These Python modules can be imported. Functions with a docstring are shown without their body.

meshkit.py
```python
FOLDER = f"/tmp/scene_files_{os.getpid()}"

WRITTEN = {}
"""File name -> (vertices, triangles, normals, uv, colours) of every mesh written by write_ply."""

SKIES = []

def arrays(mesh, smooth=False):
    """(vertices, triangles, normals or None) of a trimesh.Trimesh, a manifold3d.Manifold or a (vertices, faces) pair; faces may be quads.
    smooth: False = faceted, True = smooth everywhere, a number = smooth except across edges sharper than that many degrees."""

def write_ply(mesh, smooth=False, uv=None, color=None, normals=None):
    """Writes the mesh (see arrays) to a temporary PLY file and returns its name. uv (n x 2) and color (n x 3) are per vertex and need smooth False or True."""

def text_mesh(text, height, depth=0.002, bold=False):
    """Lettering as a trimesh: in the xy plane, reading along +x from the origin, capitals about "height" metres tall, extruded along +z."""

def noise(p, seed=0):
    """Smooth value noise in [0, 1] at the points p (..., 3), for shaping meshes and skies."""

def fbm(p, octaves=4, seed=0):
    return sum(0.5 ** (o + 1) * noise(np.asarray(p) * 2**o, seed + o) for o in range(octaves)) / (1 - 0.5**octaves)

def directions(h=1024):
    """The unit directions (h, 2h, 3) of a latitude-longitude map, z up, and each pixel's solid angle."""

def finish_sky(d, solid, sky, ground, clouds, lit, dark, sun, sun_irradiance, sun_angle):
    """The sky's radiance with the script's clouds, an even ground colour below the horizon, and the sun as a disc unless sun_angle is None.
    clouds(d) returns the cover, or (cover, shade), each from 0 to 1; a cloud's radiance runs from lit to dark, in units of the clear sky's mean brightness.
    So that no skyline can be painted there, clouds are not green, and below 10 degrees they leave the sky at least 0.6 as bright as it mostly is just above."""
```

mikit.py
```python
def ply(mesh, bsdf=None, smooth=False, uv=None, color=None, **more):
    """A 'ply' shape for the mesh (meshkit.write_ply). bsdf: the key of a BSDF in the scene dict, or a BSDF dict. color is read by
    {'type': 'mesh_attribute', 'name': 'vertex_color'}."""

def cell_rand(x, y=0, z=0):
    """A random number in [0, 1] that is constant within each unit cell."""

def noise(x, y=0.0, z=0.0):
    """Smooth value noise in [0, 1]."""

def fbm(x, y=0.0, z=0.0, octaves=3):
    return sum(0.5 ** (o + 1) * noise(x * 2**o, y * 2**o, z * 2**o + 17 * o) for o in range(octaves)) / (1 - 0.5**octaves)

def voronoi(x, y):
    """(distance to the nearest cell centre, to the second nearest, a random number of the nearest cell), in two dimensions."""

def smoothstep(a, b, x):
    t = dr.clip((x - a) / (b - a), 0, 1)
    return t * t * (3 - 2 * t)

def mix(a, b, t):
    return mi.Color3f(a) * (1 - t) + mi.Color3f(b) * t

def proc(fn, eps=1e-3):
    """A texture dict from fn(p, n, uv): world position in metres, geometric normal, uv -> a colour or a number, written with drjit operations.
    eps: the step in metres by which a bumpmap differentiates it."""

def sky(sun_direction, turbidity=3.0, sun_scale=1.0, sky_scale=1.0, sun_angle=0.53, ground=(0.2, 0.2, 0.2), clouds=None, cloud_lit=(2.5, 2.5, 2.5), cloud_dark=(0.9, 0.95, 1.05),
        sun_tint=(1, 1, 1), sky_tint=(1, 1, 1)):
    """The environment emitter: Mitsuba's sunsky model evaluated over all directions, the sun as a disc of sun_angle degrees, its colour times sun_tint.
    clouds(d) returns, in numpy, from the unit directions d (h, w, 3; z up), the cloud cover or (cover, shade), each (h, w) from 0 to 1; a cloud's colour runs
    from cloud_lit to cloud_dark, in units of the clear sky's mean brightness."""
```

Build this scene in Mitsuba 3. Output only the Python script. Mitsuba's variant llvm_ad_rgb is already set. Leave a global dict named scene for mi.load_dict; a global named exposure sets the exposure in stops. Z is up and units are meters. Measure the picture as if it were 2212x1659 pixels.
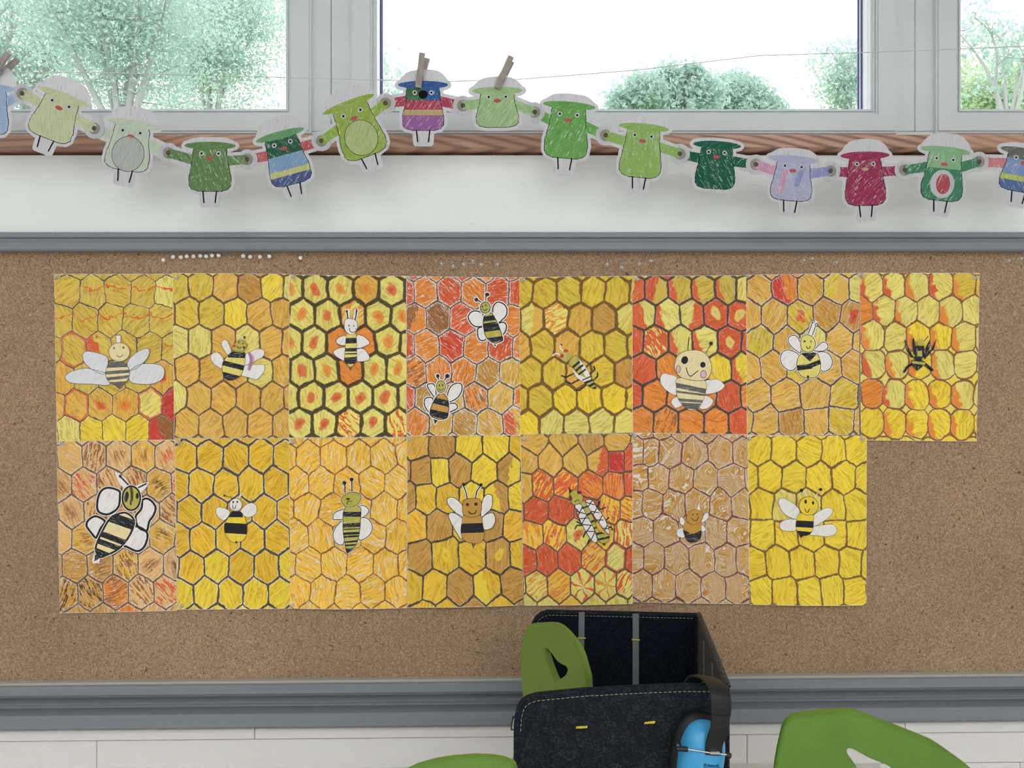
import math, random
import numpy as np, trimesh, drjit as dr, mitsuba as mi, mikit, meshkit
from shapely.geometry import Polygon, LineString, Point, box as sbox
from shapely.ops import unary_union
from shapely import affinity
T = mi.ScalarTransform4f
rng = random.Random(7)

# ------------------------------------------------------------------ camera, sky, lamps, exposure
F = 1661.0                       # focal length in pixels of the 2212 x 1659 frame
CZ = 1.2                         # camera height
scene, labels = {}, {}
scene['camera'] = {'type': 'perspective', 'fov': 2 * math.degrees(math.atan(1106 / F)), 'fov_axis': 'x', 'near_clip': 0.02, 'far_clip': 500.0,
                   'to_world': T().look_at(origin=[0, 0, CZ], target=[0, 1, CZ], up=[0, 0, 1])}
scene['sky'] = mikit.sky((0.35, -0.45, 0.82), turbidity=5.0, sun_scale=0.0, sky_scale=10.0, ground=(0.25, 0.28, 0.2),
                         clouds=lambda d: (0.9 + 0.1 * meshkit.fbm(d * 3.0, 3, seed=4), 0.25 * meshkit.fbm(d * 2.2, 3, seed=9)),
                         cloud_lit=(2.2, 2.25, 2.3), cloud_dark=(1.7, 1.75, 1.85))
exposure = 0.12
CEIL = 2.9
ROOM = (-3.0, 3.2, -4.2)         # left wall, right wall, wall behind the camera

def lin(c):
    c = np.asarray(c, float) / 255.0
    return np.where(c <= 0.04045, c / 12.92, ((c + 0.055) / 1.055) ** 2.4)

# ------------------------------------------------------------------ helpers
def at(px, py, Y):
    """a point measured in the photograph, at depth Y in front of the camera"""
    return np.array([(px - 1106.0) / F * Y, Y, CZ - (py - 829.5) / F * Y])

used = {}
def numbered(name):
    k = used.get(name, 0); used[name] = k + 1
    return name if k == 0 else f'{name}_{k:03d}'

def thing(name, label=None, cat=None, group=None, kind=None):
    key = numbered(name); labels[key] = {}
    if label: labels[key]['label'] = label
    if cat: labels[key]['category'] = cat
    if group: labels[key]['group'] = group
    if kind: labels[key]['kind'] = kind
    return key

def part(parent, name, mesh, mat, smooth=False, uv=None, label=None, **more):
    key = numbered(parent + '__' + name)
    scene[key] = mikit.ply(mesh, mat, smooth, uv=uv, **more)
    if label: labels[key] = {'label': label}
    return key

def solo(name, mesh, mat, label, cat, group=None, smooth=False, uv=None, kind=None, **more):
    key = thing(name, label, cat, group, kind)
    scene[key] = mikit.ply(mesh, mat, smooth, uv=uv, **more)
    return key

def cat(*ms):
    return trimesh.util.concatenate([m for m in ms if m is not None])

def bx(x0, x1, y0, y1, z0, z1):
    m = trimesh.creation.box((x1 - x0, y1 - y0, z1 - z0)); m.apply_translation(((x0 + x1) / 2, (y0 + y1) / 2, (z0 + z1) / 2)); return m

def bevel_box(x0, x1, y0, y1, z0, z1, b=0.002):
    v = []
    for (i, a) in ((0, (x0, x1)), (1, (y0, y1)), (2, (z0, z1))):
        for sx in (0, 1):
            for sy in (0, 1):
                for sz in (0, 1):
                    p = [x1 - b if sx else x0 + b, y1 - b if sy else y0 + b, z1 - b if sz else z0 + b]
                    s = (sx, sy, sz)[i]; p[i] = a[s]; v.append(p)
    return trimesh.convex.convex_hull(np.array(v))

def polys(g):
    if g is None or g.is_empty: return []
    gs = list(getattr(g, 'geoms', [g]))
    return [p for p in gs if p.geom_type == 'Polygon' and p.area > 1e-9]

def slab(shape, y, th):
    """a flat piece: outline in (x, z) metres, its front at depth y - th and its back at y"""
    ms = []
    for p in polys(shape):
        m = trimesh.creation.extrude_polygon(p, th, engine='earcut')
        v = m.vertices.copy(); m.vertices = np.stack([v[:, 0], y - v[:, 2], v[:, 1]], -1); ms.append(m)
    return trimesh.util.concatenate(ms) if ms else None

def spline(pts, closed=True, n=5):
    p = np.asarray(pts, float); k = len(p); out = []
    for i in range(k if closed else k - 1):
        if closed: a, b, c, d = p[(i - 1) % k], p[i], p[(i + 1) % k], p[(i + 2) % k]
        else: a, b, c, d = p[max(i - 1, 0)], p[i], p[i + 1], p[min(i + 2, k - 1)]
        for t in np.arange(n) / n:
            out.append(0.5 * (2 * b + (c - a) * t + (2 * a - 5 * b + 4 * c - d) * t * t + (3 * b - a - 3 * c + d) * t ** 3))
    if not closed: out.append(p[-1])
    return np.array(out)

def tube(points, r, sides=6, caps=True):
    p = np.asarray(points, float); r = np.broadcast_to(r, (len(p),))
    t = np.gradient(p, axis=0); t /= np.linalg.norm(t, axis=1, keepdims=True) + 1e-12
    ref = np.array([0, 0, 1.0]) if abs(t[:, 2]).mean() < 0.8 else np.array([1.0, 0, 0])
    a = np.cross(t, ref); a /= np.linalg.norm(a, axis=1, keepdims=True) + 1e-12
    b = np.cross(t, a); ang = np.arange(sides) * 2 * np.pi / sides
    v = p[:, None] + r[:, None, None] * (np.cos(ang)[None, :, None] * a[:, None] + np.sin(ang)[None, :, None] * b[:, None])
    f = []
    for i in range(len(p) - 1):
        for j in range(sides):
            k = (j + 1) % sides; q = [i * sides + j, i * sides + k, (i + 1) * sides + k, (i + 1) * sides + j]
            f += [[q[0], q[1], q[2]], [q[0], q[2], q[3]]]
    v = v.reshape(-1, 3)
    if caps:
        n = len(v); v = np.vstack([v, p[:1], p[-1:]]); L = (len(p) - 1) * sides
        for j in range(sides):
            k = (j + 1) % sides; f += [[n, k, j], [n + 1, L + j, L + k]]
    m = trimesh.Trimesh(v, f, process=False)
    if m.volume < 0: m.invert()
    return m

def lathe(profile, sides=20):
    return trimesh.creation.revolve(np.asarray(profile, float), sections=sides)

def loft(points, wdir, half_w, half_t):
    """a strap: rounded flat section swept along points, wide along wdir"""
    p = np.asarray(points, float); n = len(p)
    t = np.gradient(p, axis=0); t /= np.linalg.norm(t, axis=1, keepdims=True)
    w = np.broadcast_to(np.asarray(wdir, float), (n, 3)); w = w - (w * t).sum(1)[:, None] * t; w /= np.linalg.norm(w, axis=1, keepdims=True)
    h = np.cross(w, t)
    half_w = np.broadcast_to(half_w, (n,)); half_t = np.broadcast_to(half_t, (n,))
    sec = [(1, 0), (.93, .7), (.6, 1), (.2, 1.25), (-.2, 1.25), (-.6, 1), (-.93, .7), (-1, 0), (-.93, -.7), (-.6, -1), (.6, -1), (.93, -.7)]
    S = len(sec); v = np.concatenate([[p[i] + w[i] * half_w[i] * a + h[i] * half_t[i] * b for a, b in sec] for i in range(n)])
    f = []
    for i in range(n - 1):
        for j in range(S):
            k = (j + 1) % S; q = [i * S + j, i * S + k, (i + 1) * S + k, (i + 1) * S + j]; f += [[q[0], q[1], q[2]], [q[0], q[2], q[3]]]
    for j in range(1, S - 1): f += [[0, j + 1, j], [(n - 1) * S, (n - 1) * S + j, (n - 1) * S + j + 1]]
    m = trimesh.Trimesh(v, f, process=False)
    if m.volume < 0: m.invert()
    return m

# ------------------------------------------------------------------ materials
def mat(key, color, rough=0.6, spec=0.3, metallic=0.0, bump=None, scale=0.0, **more):
    if isinstance(color, dict): c = color
    else: c = {'type': 'rgb', 'value': [float(x) for x in color]}
    b = {'type': 'principled', 'base_color': c, 'roughness': rough, 'specular': spec, 'metallic': metallic, **more}
    if bump: b = {'type': 'bumpmap', 'arbitrary': bump, 'scale': scale, 'bsdf': b}
    scene[key] = {'type': 'twosided', 'bsdf': b}
    return key

N, FBM, SS, MIX = mikit.noise, mikit.fbm, mikit.smoothstep, mikit.mix
def C(c): return mi.Color3f(*[float(x) for x in c])

def wall_fn(p, n, uv):
    f = FBM(p.x * 5, p.z * 5, p.y * 5, 3)
    speck = SS(0.93, 0.97, N(p.x * 55, p.z * 55, p.y * 40))
    return MIX(MIX((.80, .82, .82), (.85, .865, .865), f), (.45, .45, .45), speck * .4)
mat('m_wall', mikit.proc(wall_fn), .55, .3)
mat('m_board', (.80, .765, .755), .4, .35)
mat('m_frame', mikit.proc(lambda p, n, uv: MIX((.585, .62, .65), (.64, .675, .705), FBM(p.x * 9, p.z * 9, p.y * 9, 2))), .38, .4)
mat('m_gap', (.08, .08, .085), .8, .1)
mat('m_steel', (.62, .63, .65), .3, .5, .9)
def rail_fn(p, n, uv):
    f = FBM(p.x * 2.5, p.z * 90, p.y * 90, 3)
    s = SS(.80, .86, N(p.x * 7, p.z * 240, p.y * 240)) * SS(.5, .8, N(p.x * 3, p.z * 30))
    return MIX(MIX((.185, .202, .232), (.235, .252, .284), f), (.42, .43, .45), s * .55)
mat('m_rail', mikit.proc(rail_fn), .42, .4)
mat('m_rail_lip', (.40, .39, .38), .5, .3)
def cork_fn(p, n, uv):
    x, z = p.x * 520, p.z * 520
    wx = x + 1.3 * (N(x * .8, z * .8) - .5); wz = z + 1.3 * (N(x * .8, z * .8, 5) - .5)
    d1, d2, r = mikit.voronoi(wx, wz)
    base = MIX((.245, .158, .100), (.50, .335, .222), r)
    edge = SS(.22, .0, d2 - d1)
    c = MIX(base, (.20, .112, .062), edge * .7)
    c = MIX(c, (.075, .04, .025), SS(.90, .97, N(p.x * 260, p.z * 260, 3)) * .9)
    c = MIX(c, (.62, .44, .28), SS(.88, .96, N(p.x * 330, p.z * 330, 11)) * .6)
    c = c * (.88 + .26 * FBM(p.x * 6, p.z * 6, 2.0, 3))
    return c
mat('m_cork', mikit.proc(cork_fn), .85, .15)
def sill_fn(p, n, uv):
    x = p.x * 1.0
    r = p.z * 520 + p.y * 90 + 10 * FBM(x * 3.2, p.z * 14, p.y * 3, 3) + x * 105 * SS(-.75, -.2, x) + 3 * N(x * 9, p.z * 25)
    g = .5 + .5 * dr.sin(r)
    g = SS(.25, .95, g)
    fine = N(x * 30, p.z * 900, p.y * 500)
    tone = N(dr.floor(x * 2.1 + .3) * 3.7)
    c = MIX((.50, .29, .20), (.225, .11, .085), g * (.25 + .7 * tone))
    return c * (.85 + .3 * fine)
mat('m_sill', mikit.proc(sill_fn), .4, .35)
mat('m_floor', mikit.proc(lambda p, n, uv: MIX((.40, .39, .37), (.47, .46, .44), FBM(p.x * 4, p.y * 30, 0.0, 3))), .4, .4)
mat('m_ceiling', (.82, .82, .80), .8, .1)
mat('m_green', mikit.proc(lambda p, n, uv: MIX((.090, .195, .020), (.125, .25, .028), FBM(p.x * 30, p.z * 30, p.y * 30, 3)) * (.93 + .14 * N(p.x * 500, p.z * 500, p.y * 500))), .42, .45)
mat('m_green_dull', mikit.proc(lambda p, n, uv: MIX((.125, .205, .028), (.155, .245, .036), FBM(p.x * 25, p.z * 25, p.y * 25, 3))), .45, .4)
mat('m_green_edge', (.25, .40, .07), .4, .45)
def felt_fn(p, n, uv):
    x, z = p.x * 1000, (p.z + p.y) * 1000
    a = N(x * 1.0 + .5 * z, z * .35 - .2 * x) ; b = N(x * .35 - .3 * z, z * 1.1, 7)
    f = SS(.55, .95, dr.maximum(a, b))
    c = MIX((.012, .0145, .020), (.046, .051, .062), f * (.35 + .65 * N(x * .12, z * .12, 3)))
    return c
mat('m_felt', mikit.proc(felt_fn), .95, .05)
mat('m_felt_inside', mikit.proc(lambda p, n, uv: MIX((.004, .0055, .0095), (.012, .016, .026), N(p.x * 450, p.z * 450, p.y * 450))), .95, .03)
mat('m_mesh', mikit.proc(lambda p, n, uv: MIX((.02, .02, .022), (.11, .105, .105), SS(.4, .7, N(p.x * 900, p.z * 900, p.y * 900)))), .8, .2)
mat('m_strap', mikit.proc(lambda p, n, uv: MIX((.135, .145, .15), (.18, .19, .195), N(p.x * 900, p.z * 300, p.y * 900))), .6, .3)
mat('m_yellow_thread', (.72, .60, .04), .6, .2)
mat('m_grey_thread', (.42, .38, .20), .6, .2)
mat('m_black', (.012, .0125, .014), .38, .45)
mat('m_black_soft', (.012, .0125, .0145), .5, .3)
mat('m_blue', (.055, .36, .70), .3, .5)
mat('m_ink', (.006, .012, .03), .6, .2)
mat('m_white', (.80, .80, .79), .5, .3)
mat('m_pin_white', (.78, .77, .78), .25, .5)
scene['m_pin_clear'] = {'type': 'blendbsdf', 'weight': .5, 'a': {'type': 'dielectric', 'int_ior': 1.49}, 'b': {'type': 'twosided', 'bsdf': {'type': 'roughplastic', 'diffuse_reflectance': {'type': 'rgb', 'value': [.80, .79, .78]}, 'alpha': .12}}}
scene['m_glass'] = {'type': 'thindielectric', 'int_ior': 1.3}
mat('m_clothespin', mikit.proc(lambda p, n, uv: MIX((.30, .26, .24), (.40, .35, .32), N(p.x * 300, p.z * 90, p.y * 300))), .7, .2)
mat('m_brad', (.10, .075, .055), .35, .5, .6)
mat('m_string', (.62, .62, .66), .7, .2)
mat('m_spacer', (.10, .10, .22), .5, .3)
mat('m_reveal_skylit', (.75, .78, .86), .4, .4)  # paler and bluer than the frame: sky light put into the colour
mat('m_bark', (.42, .41, .43), .9, .1)
mat('m_lawn', mikit.proc(lambda p, n, uv: MIX((.10, .20, .06), (.18, .30, .10), FBM(p.x, p.y, 0.0, 3))), .9, .1)

# crayon on paper: uv.x picks the palette colour, the fraction of uv.y is the direction of the strokes, its whole number their openness
KP = 0.86
PAL = {}
_pal = []
def pal(ch, rgb, k=None):
    c = lin(rgb); c = c + (c @ [.3, .55, .15] - c) * (.12 if k else .02)
    PAL[ch] = len(_pal); _pal.append(np.clip(c / (k or KP), 0, .93))
for ch, rgb in dict(w=(228, 222, 220), Y=(229, 198, 52), y=(220, 204, 108), d=(211, 180, 58), g=(204, 174, 72), e=(222, 178, 44), o=(216, 168, 72),
                    f=(236, 180, 56), O=(220, 132, 50), r=(208, 90, 50), R=(196, 58, 48), t=(192, 142, 66), b=(150, 96, 54), B=(92, 60, 36), p=(214, 166, 106),
                    K=(38, 38, 44), G=(96, 94, 94), L=(178, 168, 74), c=(226, 208, 160), V=(172, 110, 160), P=(214, 176, 190), M=(112, 40, 60),
                    a=(88, 68, 52), h=(110, 78, 48), i=(60, 48, 40), j=(76, 58, 46), k=(118, 82, 46), l=(140, 84, 48), m=(126, 58, 44), n=(98, 62, 48), T=(70, 54, 34),
                    W=(214, 212, 218)).items(): pal(ch, rgb)
DK = 1.0
for ch, rgb in dict(A0=(160, 190, 226), A1=(206, 214, 168), A2=(202, 216, 196), A3=(104, 142, 84), A4=(46, 104, 78), A5=(132, 168, 208), A6=(204, 206, 132), A7=(82, 98, 154),
                    A8=(202, 92, 98), A9=(154, 186, 66), B0=(188, 202, 134), B1=(68, 122, 80), B2=(54, 100, 172), B3=(188, 66, 98), B4=(198, 172, 118), B5=(166, 102, 172),
                    B6=(166, 202, 140), B7=(108, 176, 84), B8=(150, 192, 94), B9=(32, 104, 78), C0=(184, 184, 218), C1=(216, 160, 192), C2=(150, 156, 212), C3=(166, 52, 94),
                    C4=(140, 190, 142), C5=(68, 140, 104), C6=(192, 80, 90), C7=(132, 158, 208), C8=(192, 202, 98), C9=(86, 116, 166), D0=(112, 116, 106), D1=(214, 132, 140),
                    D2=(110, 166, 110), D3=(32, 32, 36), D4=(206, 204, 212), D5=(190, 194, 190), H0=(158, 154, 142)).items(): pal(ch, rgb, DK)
PR, PG, PB = [mi.Float(np.array(_pal)[:, k].astype(np.float32)) for k in range(3)]
dr.eval(PR, PG, PB)
PAPER = (.80, .785, .775)
def palette(i):
    i = mi.UInt32(i)
    return mi.Color3f(dr.gather(mi.Float, PR, i), dr.gather(mi.Float, PG, i), dr.gather(mi.Float, PB, i))
def crayon_fn(p, n, uv):
    c = palette(dr.floor(uv.x))
    lev = dr.floor(uv.y); ang = (uv.y - lev) * dr.pi
    x, z = p.x * 1000, p.z * 1000
    wob = 2.5 * N(x * .08, z * .08, 5)
    u = dr.cos(ang) * x + dr.sin(ang) * z; v = -dr.sin(ang) * x + dr.cos(ang) * z + wob
    s = .65 * N(u * .10, v * 1.05) + .35 * N(u * .9, v * .9, 3)
    open_ = SS(.62, .80, s) * lev * .28
    dark = SS(.60, .85, N(u * .09, v * .8, 9))
    return MIX(c * (1 - .14 * dark), PAPER, dr.minimum(open_, .85))
scene['m_crayon'] = {'type': 'twosided', 'bsdf': {'type': 'principled', 'base_color': mikit.proc(crayon_fn), 'roughness': .7, 'specular': .2}}
scene['m_garland'] = {'type': 'principledthin', 'base_color': mikit.proc(crayon_fn), 'roughness': .8, 'diff_trans': .4, 'eta': 1.3}
def cray(m, ch, ang=0.5, lev=0):
    return np.tile([PAL[ch] + .5, min(max(ang, 0.02), .97) + lev], (len(m.vertices), 1))

# unseen ceiling panels behind the camera, added to light the room
LAMP = 15.5
YW, YC = 1.415, 1.400            # the white boards of the wall; the face of the cork
def lamp(x, y):
    t = thing('added_ceiling_lamp', f'{"left" if x < -1 else "middle" if x < 1 else "right"} added ceiling light panel of the row {"far from" if y < -3 else "nearer to"} the pinboard', 'lamp', 'added ceiling light panels over the classroom')
    part(t, 'frame', cat(bx(x - .65, x + .65, y - .18, y - .15, CEIL - .06, CEIL), bx(x - .65, x + .65, y + .15, y + .18, CEIL - .06, CEIL),
                         bx(x - .65, x - .62, y - .15, y + .15, CEIL - .06, CEIL), bx(x + .62, x + .65, y - .15, y + .15, CEIL - .06, CEIL)), 'm_white')
    m = trimesh.Trimesh([[x - .62, y - .15, CEIL - .05], [x + .62, y - .15, CEIL - .05], [x + .62, y + .15, CEIL - .05], [x - .62, y + .15, CEIL - .05]], [[0, 2, 1], [0, 3, 2]], process=False)
    part(t, 'diffuser', m, 'm_white', emitter={'type': 'area', 'radiance': {'type': 'rgb', 'value': [LAMP * .995, LAMP * 1.0, LAMP * 1.0]}})
for lx in (-1.6, .1, 1.8):
    for ly in (-3.5, -2.0): lamp(lx, ly)

# ------------------------------------------------------------------ the room
XL, XR, YB = ROOM
def struct(name, mesh, m, label=None, smooth=False):
    k = solo(name, mesh, m, label, None, kind='structure', smooth=smooth); return k
struct('floor', bx(XL - .1, XR + .1, YB - .1, YW + .25, -.1, 0), 'm_floor', 'classroom floor below the pinboard')
struct('ceiling', bx(XL - .1, XR + .1, YB - .1, YW + .25, CEIL, CEIL + .1), 'm_ceiling', 'white classroom ceiling')
struct('wall_left', bx(XL - .1, XL, YB - .1, YW + .25, 0, CEIL), 'm_wall', 'left wall of the classroom')
struct('wall_right', bx(XR, XR + .1, YB - .1, YW + .25, 0, CEIL), 'm_wall', 'right wall of the classroom')
struct('wall_front', bx(XL, XR, YB - .1, YB, 0, CEIL), 'm_wall', 'wall of the classroom behind the viewer')

YS = 1.440                       # front of the window sashes
YF = 1.452                       # front of the fixed window frames
ZS = at(0, 290.5, 1.372)[2]      # top front edge of the wooden sill
WX0, WX1 = at(-512 - 45, 0, YF)[0], at(3207 + 45, 0, YF)[0]
WTOP = 2.74
zb = ZS + .004
wb = thing('wall_back', 'white plastered wall above and below the pinboard', None, kind='structure')
scene[wb] = mikit.ply(cat(bx(XL, XR, YW + .006, YW + .25, 0, ZS - .03), bx(XL, WX0, YW, YW + .25, ZS - .03, CEIL), bx(WX1, XR, YW, YW + .25, ZS - .03, CEIL),
                          bx(WX0, WX1, YW, YW + .25, WTOP, CEIL), bx(XL, XR, YC - .004, YW + .01, at(0, 506, 1.396)[2], ZS - .03)), 'm_wall')
# white boards under the pinboard, tilted a little like the rail above them
def tilt(m, x0=0.0, deg=0.54):
    """the lower rail and boards hang a little out of level"""
    v = m.vertices.copy(); v[:, 2] += v[:, 0] * math.tan(math.radians(deg)); m.vertices = v; return m
rows = [(1566.5, 1588.5, [552 - 1400, 552, 1952, 3352]), (1590, 1653.5, [212 - 1400, 212, 1612, 3012]), (1655, 1733, [800 - 1400, 800, 2200, 3600]),
        (1734.5, 1815, [400 - 1400, 400, 1800, 3200]), (1816.5, 1900, [552 - 1400, 552, 1952, 3352])]
for (ya, yb, seams) in rows:
    za, zc = at(0, ya, YW)[2], at(0, yb, YW)[2]
    xs = [XL + .02] + [at(s, 0, YW)[0] for s in seams] + [XR - .02]
    for a, b in zip(xs[:-1], xs[1:]):
        if b - a > .02: part(wb, 'board', tilt(bevel_box(a + .0006, b - .0006, YW - .006, YW + .006, zc, za, .0012)), 'm_board')

# ------------------------------------------------------------------ wooden window sill
st = thing('trim_1', 'reddish brown grained wooden window sill under the windows', None, kind='structure')
scene[st] = mikit.ply(bevel_box(XL + .01, XR - .01, 1.372, 1.60, at(0, 320, 1.372)[2], ZS, .0015), 'm_sill')

# ------------------------------------------------------------------ windows
def frame_mesh(x0, x1, z0, z1, w, y0, y1, wb_=None, b=.003):
    """a rectangular frame, members w wide, edges eased"""
    wb_ = wb_ or w
    o = sbox(x0, z0, x1, z1); i = sbox(x0 + w, z0 + wb_, x1 - w, z1 - w)
    return cat(slab(o.difference(i), y1, y1 - y0 - b), slab(o.buffer(-b, join_style=1).difference(i.buffer(b, join_style=2)), y0 + b, b))
wins = [(-512, 671, 'window_1', 'left window with white sash, a leafy tree behind it'), (757, 1940, 'window_2', 'middle window with white sash, mostly bright sky behind it'),
        (2024, 3207, 'window_3', 'right window with white sash, cut off by the picture edge')]
mm = YS / F
for (pa, pb, nm, lab) in wins:
    w = thing(nm, lab, None, kind='structure')
    x0, x1 = at(pa, 0, YS)[0], at(pb, 0, YS)[0]
    z0, z1 = at(0, 286, YS)[2], WTOP - .06
    s, sb = 46 * mm, 43 * mm
    part(w, 'sash', frame_mesh(x0, x1, z0, z1, s, YS, YS + .058, sb, .0035), 'm_frame')
    part(w, 'glazing_bead', frame_mesh(x0 + s - .0004, x1 - s + .0004, z0 + sb - .0004, z1 - s + .0004, 10.5 * mm, YS + .003, YS + .02, 10.5 * mm, .004), 'm_frame')
    g = s + 10.5 * mm; gb = sb + 10.5 * mm
    yg = YS + .040
    part(w, 'reveal', frame_mesh(x0 + s - .0002, x1 - s + .0002, z0 + sb - .0002, z1 - s + .0002, 10.2 * mm, YS + .0205, YS + .056, 10.2 * mm, .0005), 'm_reveal_skylit')
    part(w, 'spacer', frame_mesh(x0 + g - .0004, x1 - g + .0004, z0 + gb - .0004, z1 - g + .0004, .0028, yg, yg + .003, .0028, .0003), 'm_spacer')
    part(w, 'spacer', frame_mesh(x0 + g - .0004, x1 - g + .0004, z0 + gb - .0004, z1 - g + .0004, .0028, yg + .014, yg + .017, .0028, .0003), 'm_spacer')
    part(w, 'pane', bx(x0 + g - .004, x1 - g + .004, yg + .008, yg + .0085, z0 + gb - .004, z1 - g + .004), 'm_glass')
    for hp in {'window_1': (-400, 42, 510), 'window_2': (910, 1785), 'window_3': (2185, 3050)}[nm]:
        hx = at(hp, 0, YS)[0]; h = part(w, 'hinge', None or cat(*[trimesh.creation.cylinder(.0036, sec, sections=14, transform=trimesh.transformations.translation_matrix((hx + dx, YS - .003, zb + .0025)) @
                                       trimesh.transformations.rotation_matrix(math.pi / 2, (0, 1, 0))) for dx, sec in ((-.0195, .0105), (0, .027), (.0195, .0105))]), 'm_steel', 30)
# fixed frame behind the sashes: bottom bar, the posts with a seam in the middle
fx = thing('trim_2', 'white fixed window frame with posts between the sashes', None, kind='structure')
zf = at(0, 284, YF)[2]
part(fx, 'bottom_bar', bevel_box(WX0, WX1, YF - .001, YF + .07, zb - .003, zf - .0008, .001), 'm_frame')
part(fx, 'top_bar', bevel_box(WX0, WX1, YF, YF + .07, WTOP - .07, WTOP, .001), 'm_frame')
for (pa, pb) in ((-600, -512 + 20), (671 - 20, 714.5), (715.5, 757 + 20), (1940 - 20, 1976.5), (1977.5, 2024 + 20), (3207 - 20, 3290)):
    a, b = at(pa, 0, YF)[0], at(pb, 0, YF)[0]
    part(fx, 'post', bevel_box(a, b, YF, YF + .07, zf, WTOP - .07, .0016), 'm_frame')

# ------------------------------------------------------------------ pinboard with its rails
bt = thing('pinboard', 'long cork pinboard in grey painted rails below the windows', 'pinboard')
XA, XB = XL + .25, XR - .25
part(bt, 'cork_panel', bx(XA, XB, YC, YC + .012, at(0, 1490, YC)[2], at(0, 532, YC)[2]), 'm_cork')
def bar(y0, y1, front, name='rail_strip', m='m_rail', tl=False, back=YC + .005, b=.0016):
    z1, z0 = at(0, y0, front)[2], at(0, y1, front)[2]
    k = bevel_box(XA, XB, front, back, z0, z1, b)
    return part(bt, name, tilt(k) if tl else k, m, label='pale lip along the cork' if m == 'm_rail_lip' else None)
bar(501, 513.5, 1.384, 'top_rail_strip')
bar(513, 523, 1.389, 'top_rail_strip')
bar(520.5, 541.5, 1.380, 'top_rail_strip', b=.0028)
bar(1466.5, 1474, 1.386, 'bottom_rail_lip', 'm_rail_lip', True)
def rail(name, prof):
    """a moulding strip: its section as (picture row, depth) pairs, closed against the wall"""
    pr = [(y, at(0, py, y)[2]) for py, y in prof]; pr = [(YC + .005, pr[0][1])] + pr + [(YC + .005, pr[-1][1])]
    m = trimesh.creation.extrude_polygon(Polygon(pr).buffer(0), XB - XA, engine='earcut'); v = m.vertices.copy()
    m.vertices = np.stack([XA + v[:, 2], v[:, 0], v[:, 1]], -1); part(bt, name, tilt(m), 'm_rail')
rail('bottom_rail_strip', [(1473.6, 1.381), (1474.6, 1.380), (1493.2, 1.380), (1494.2, 1.381)])
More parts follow.
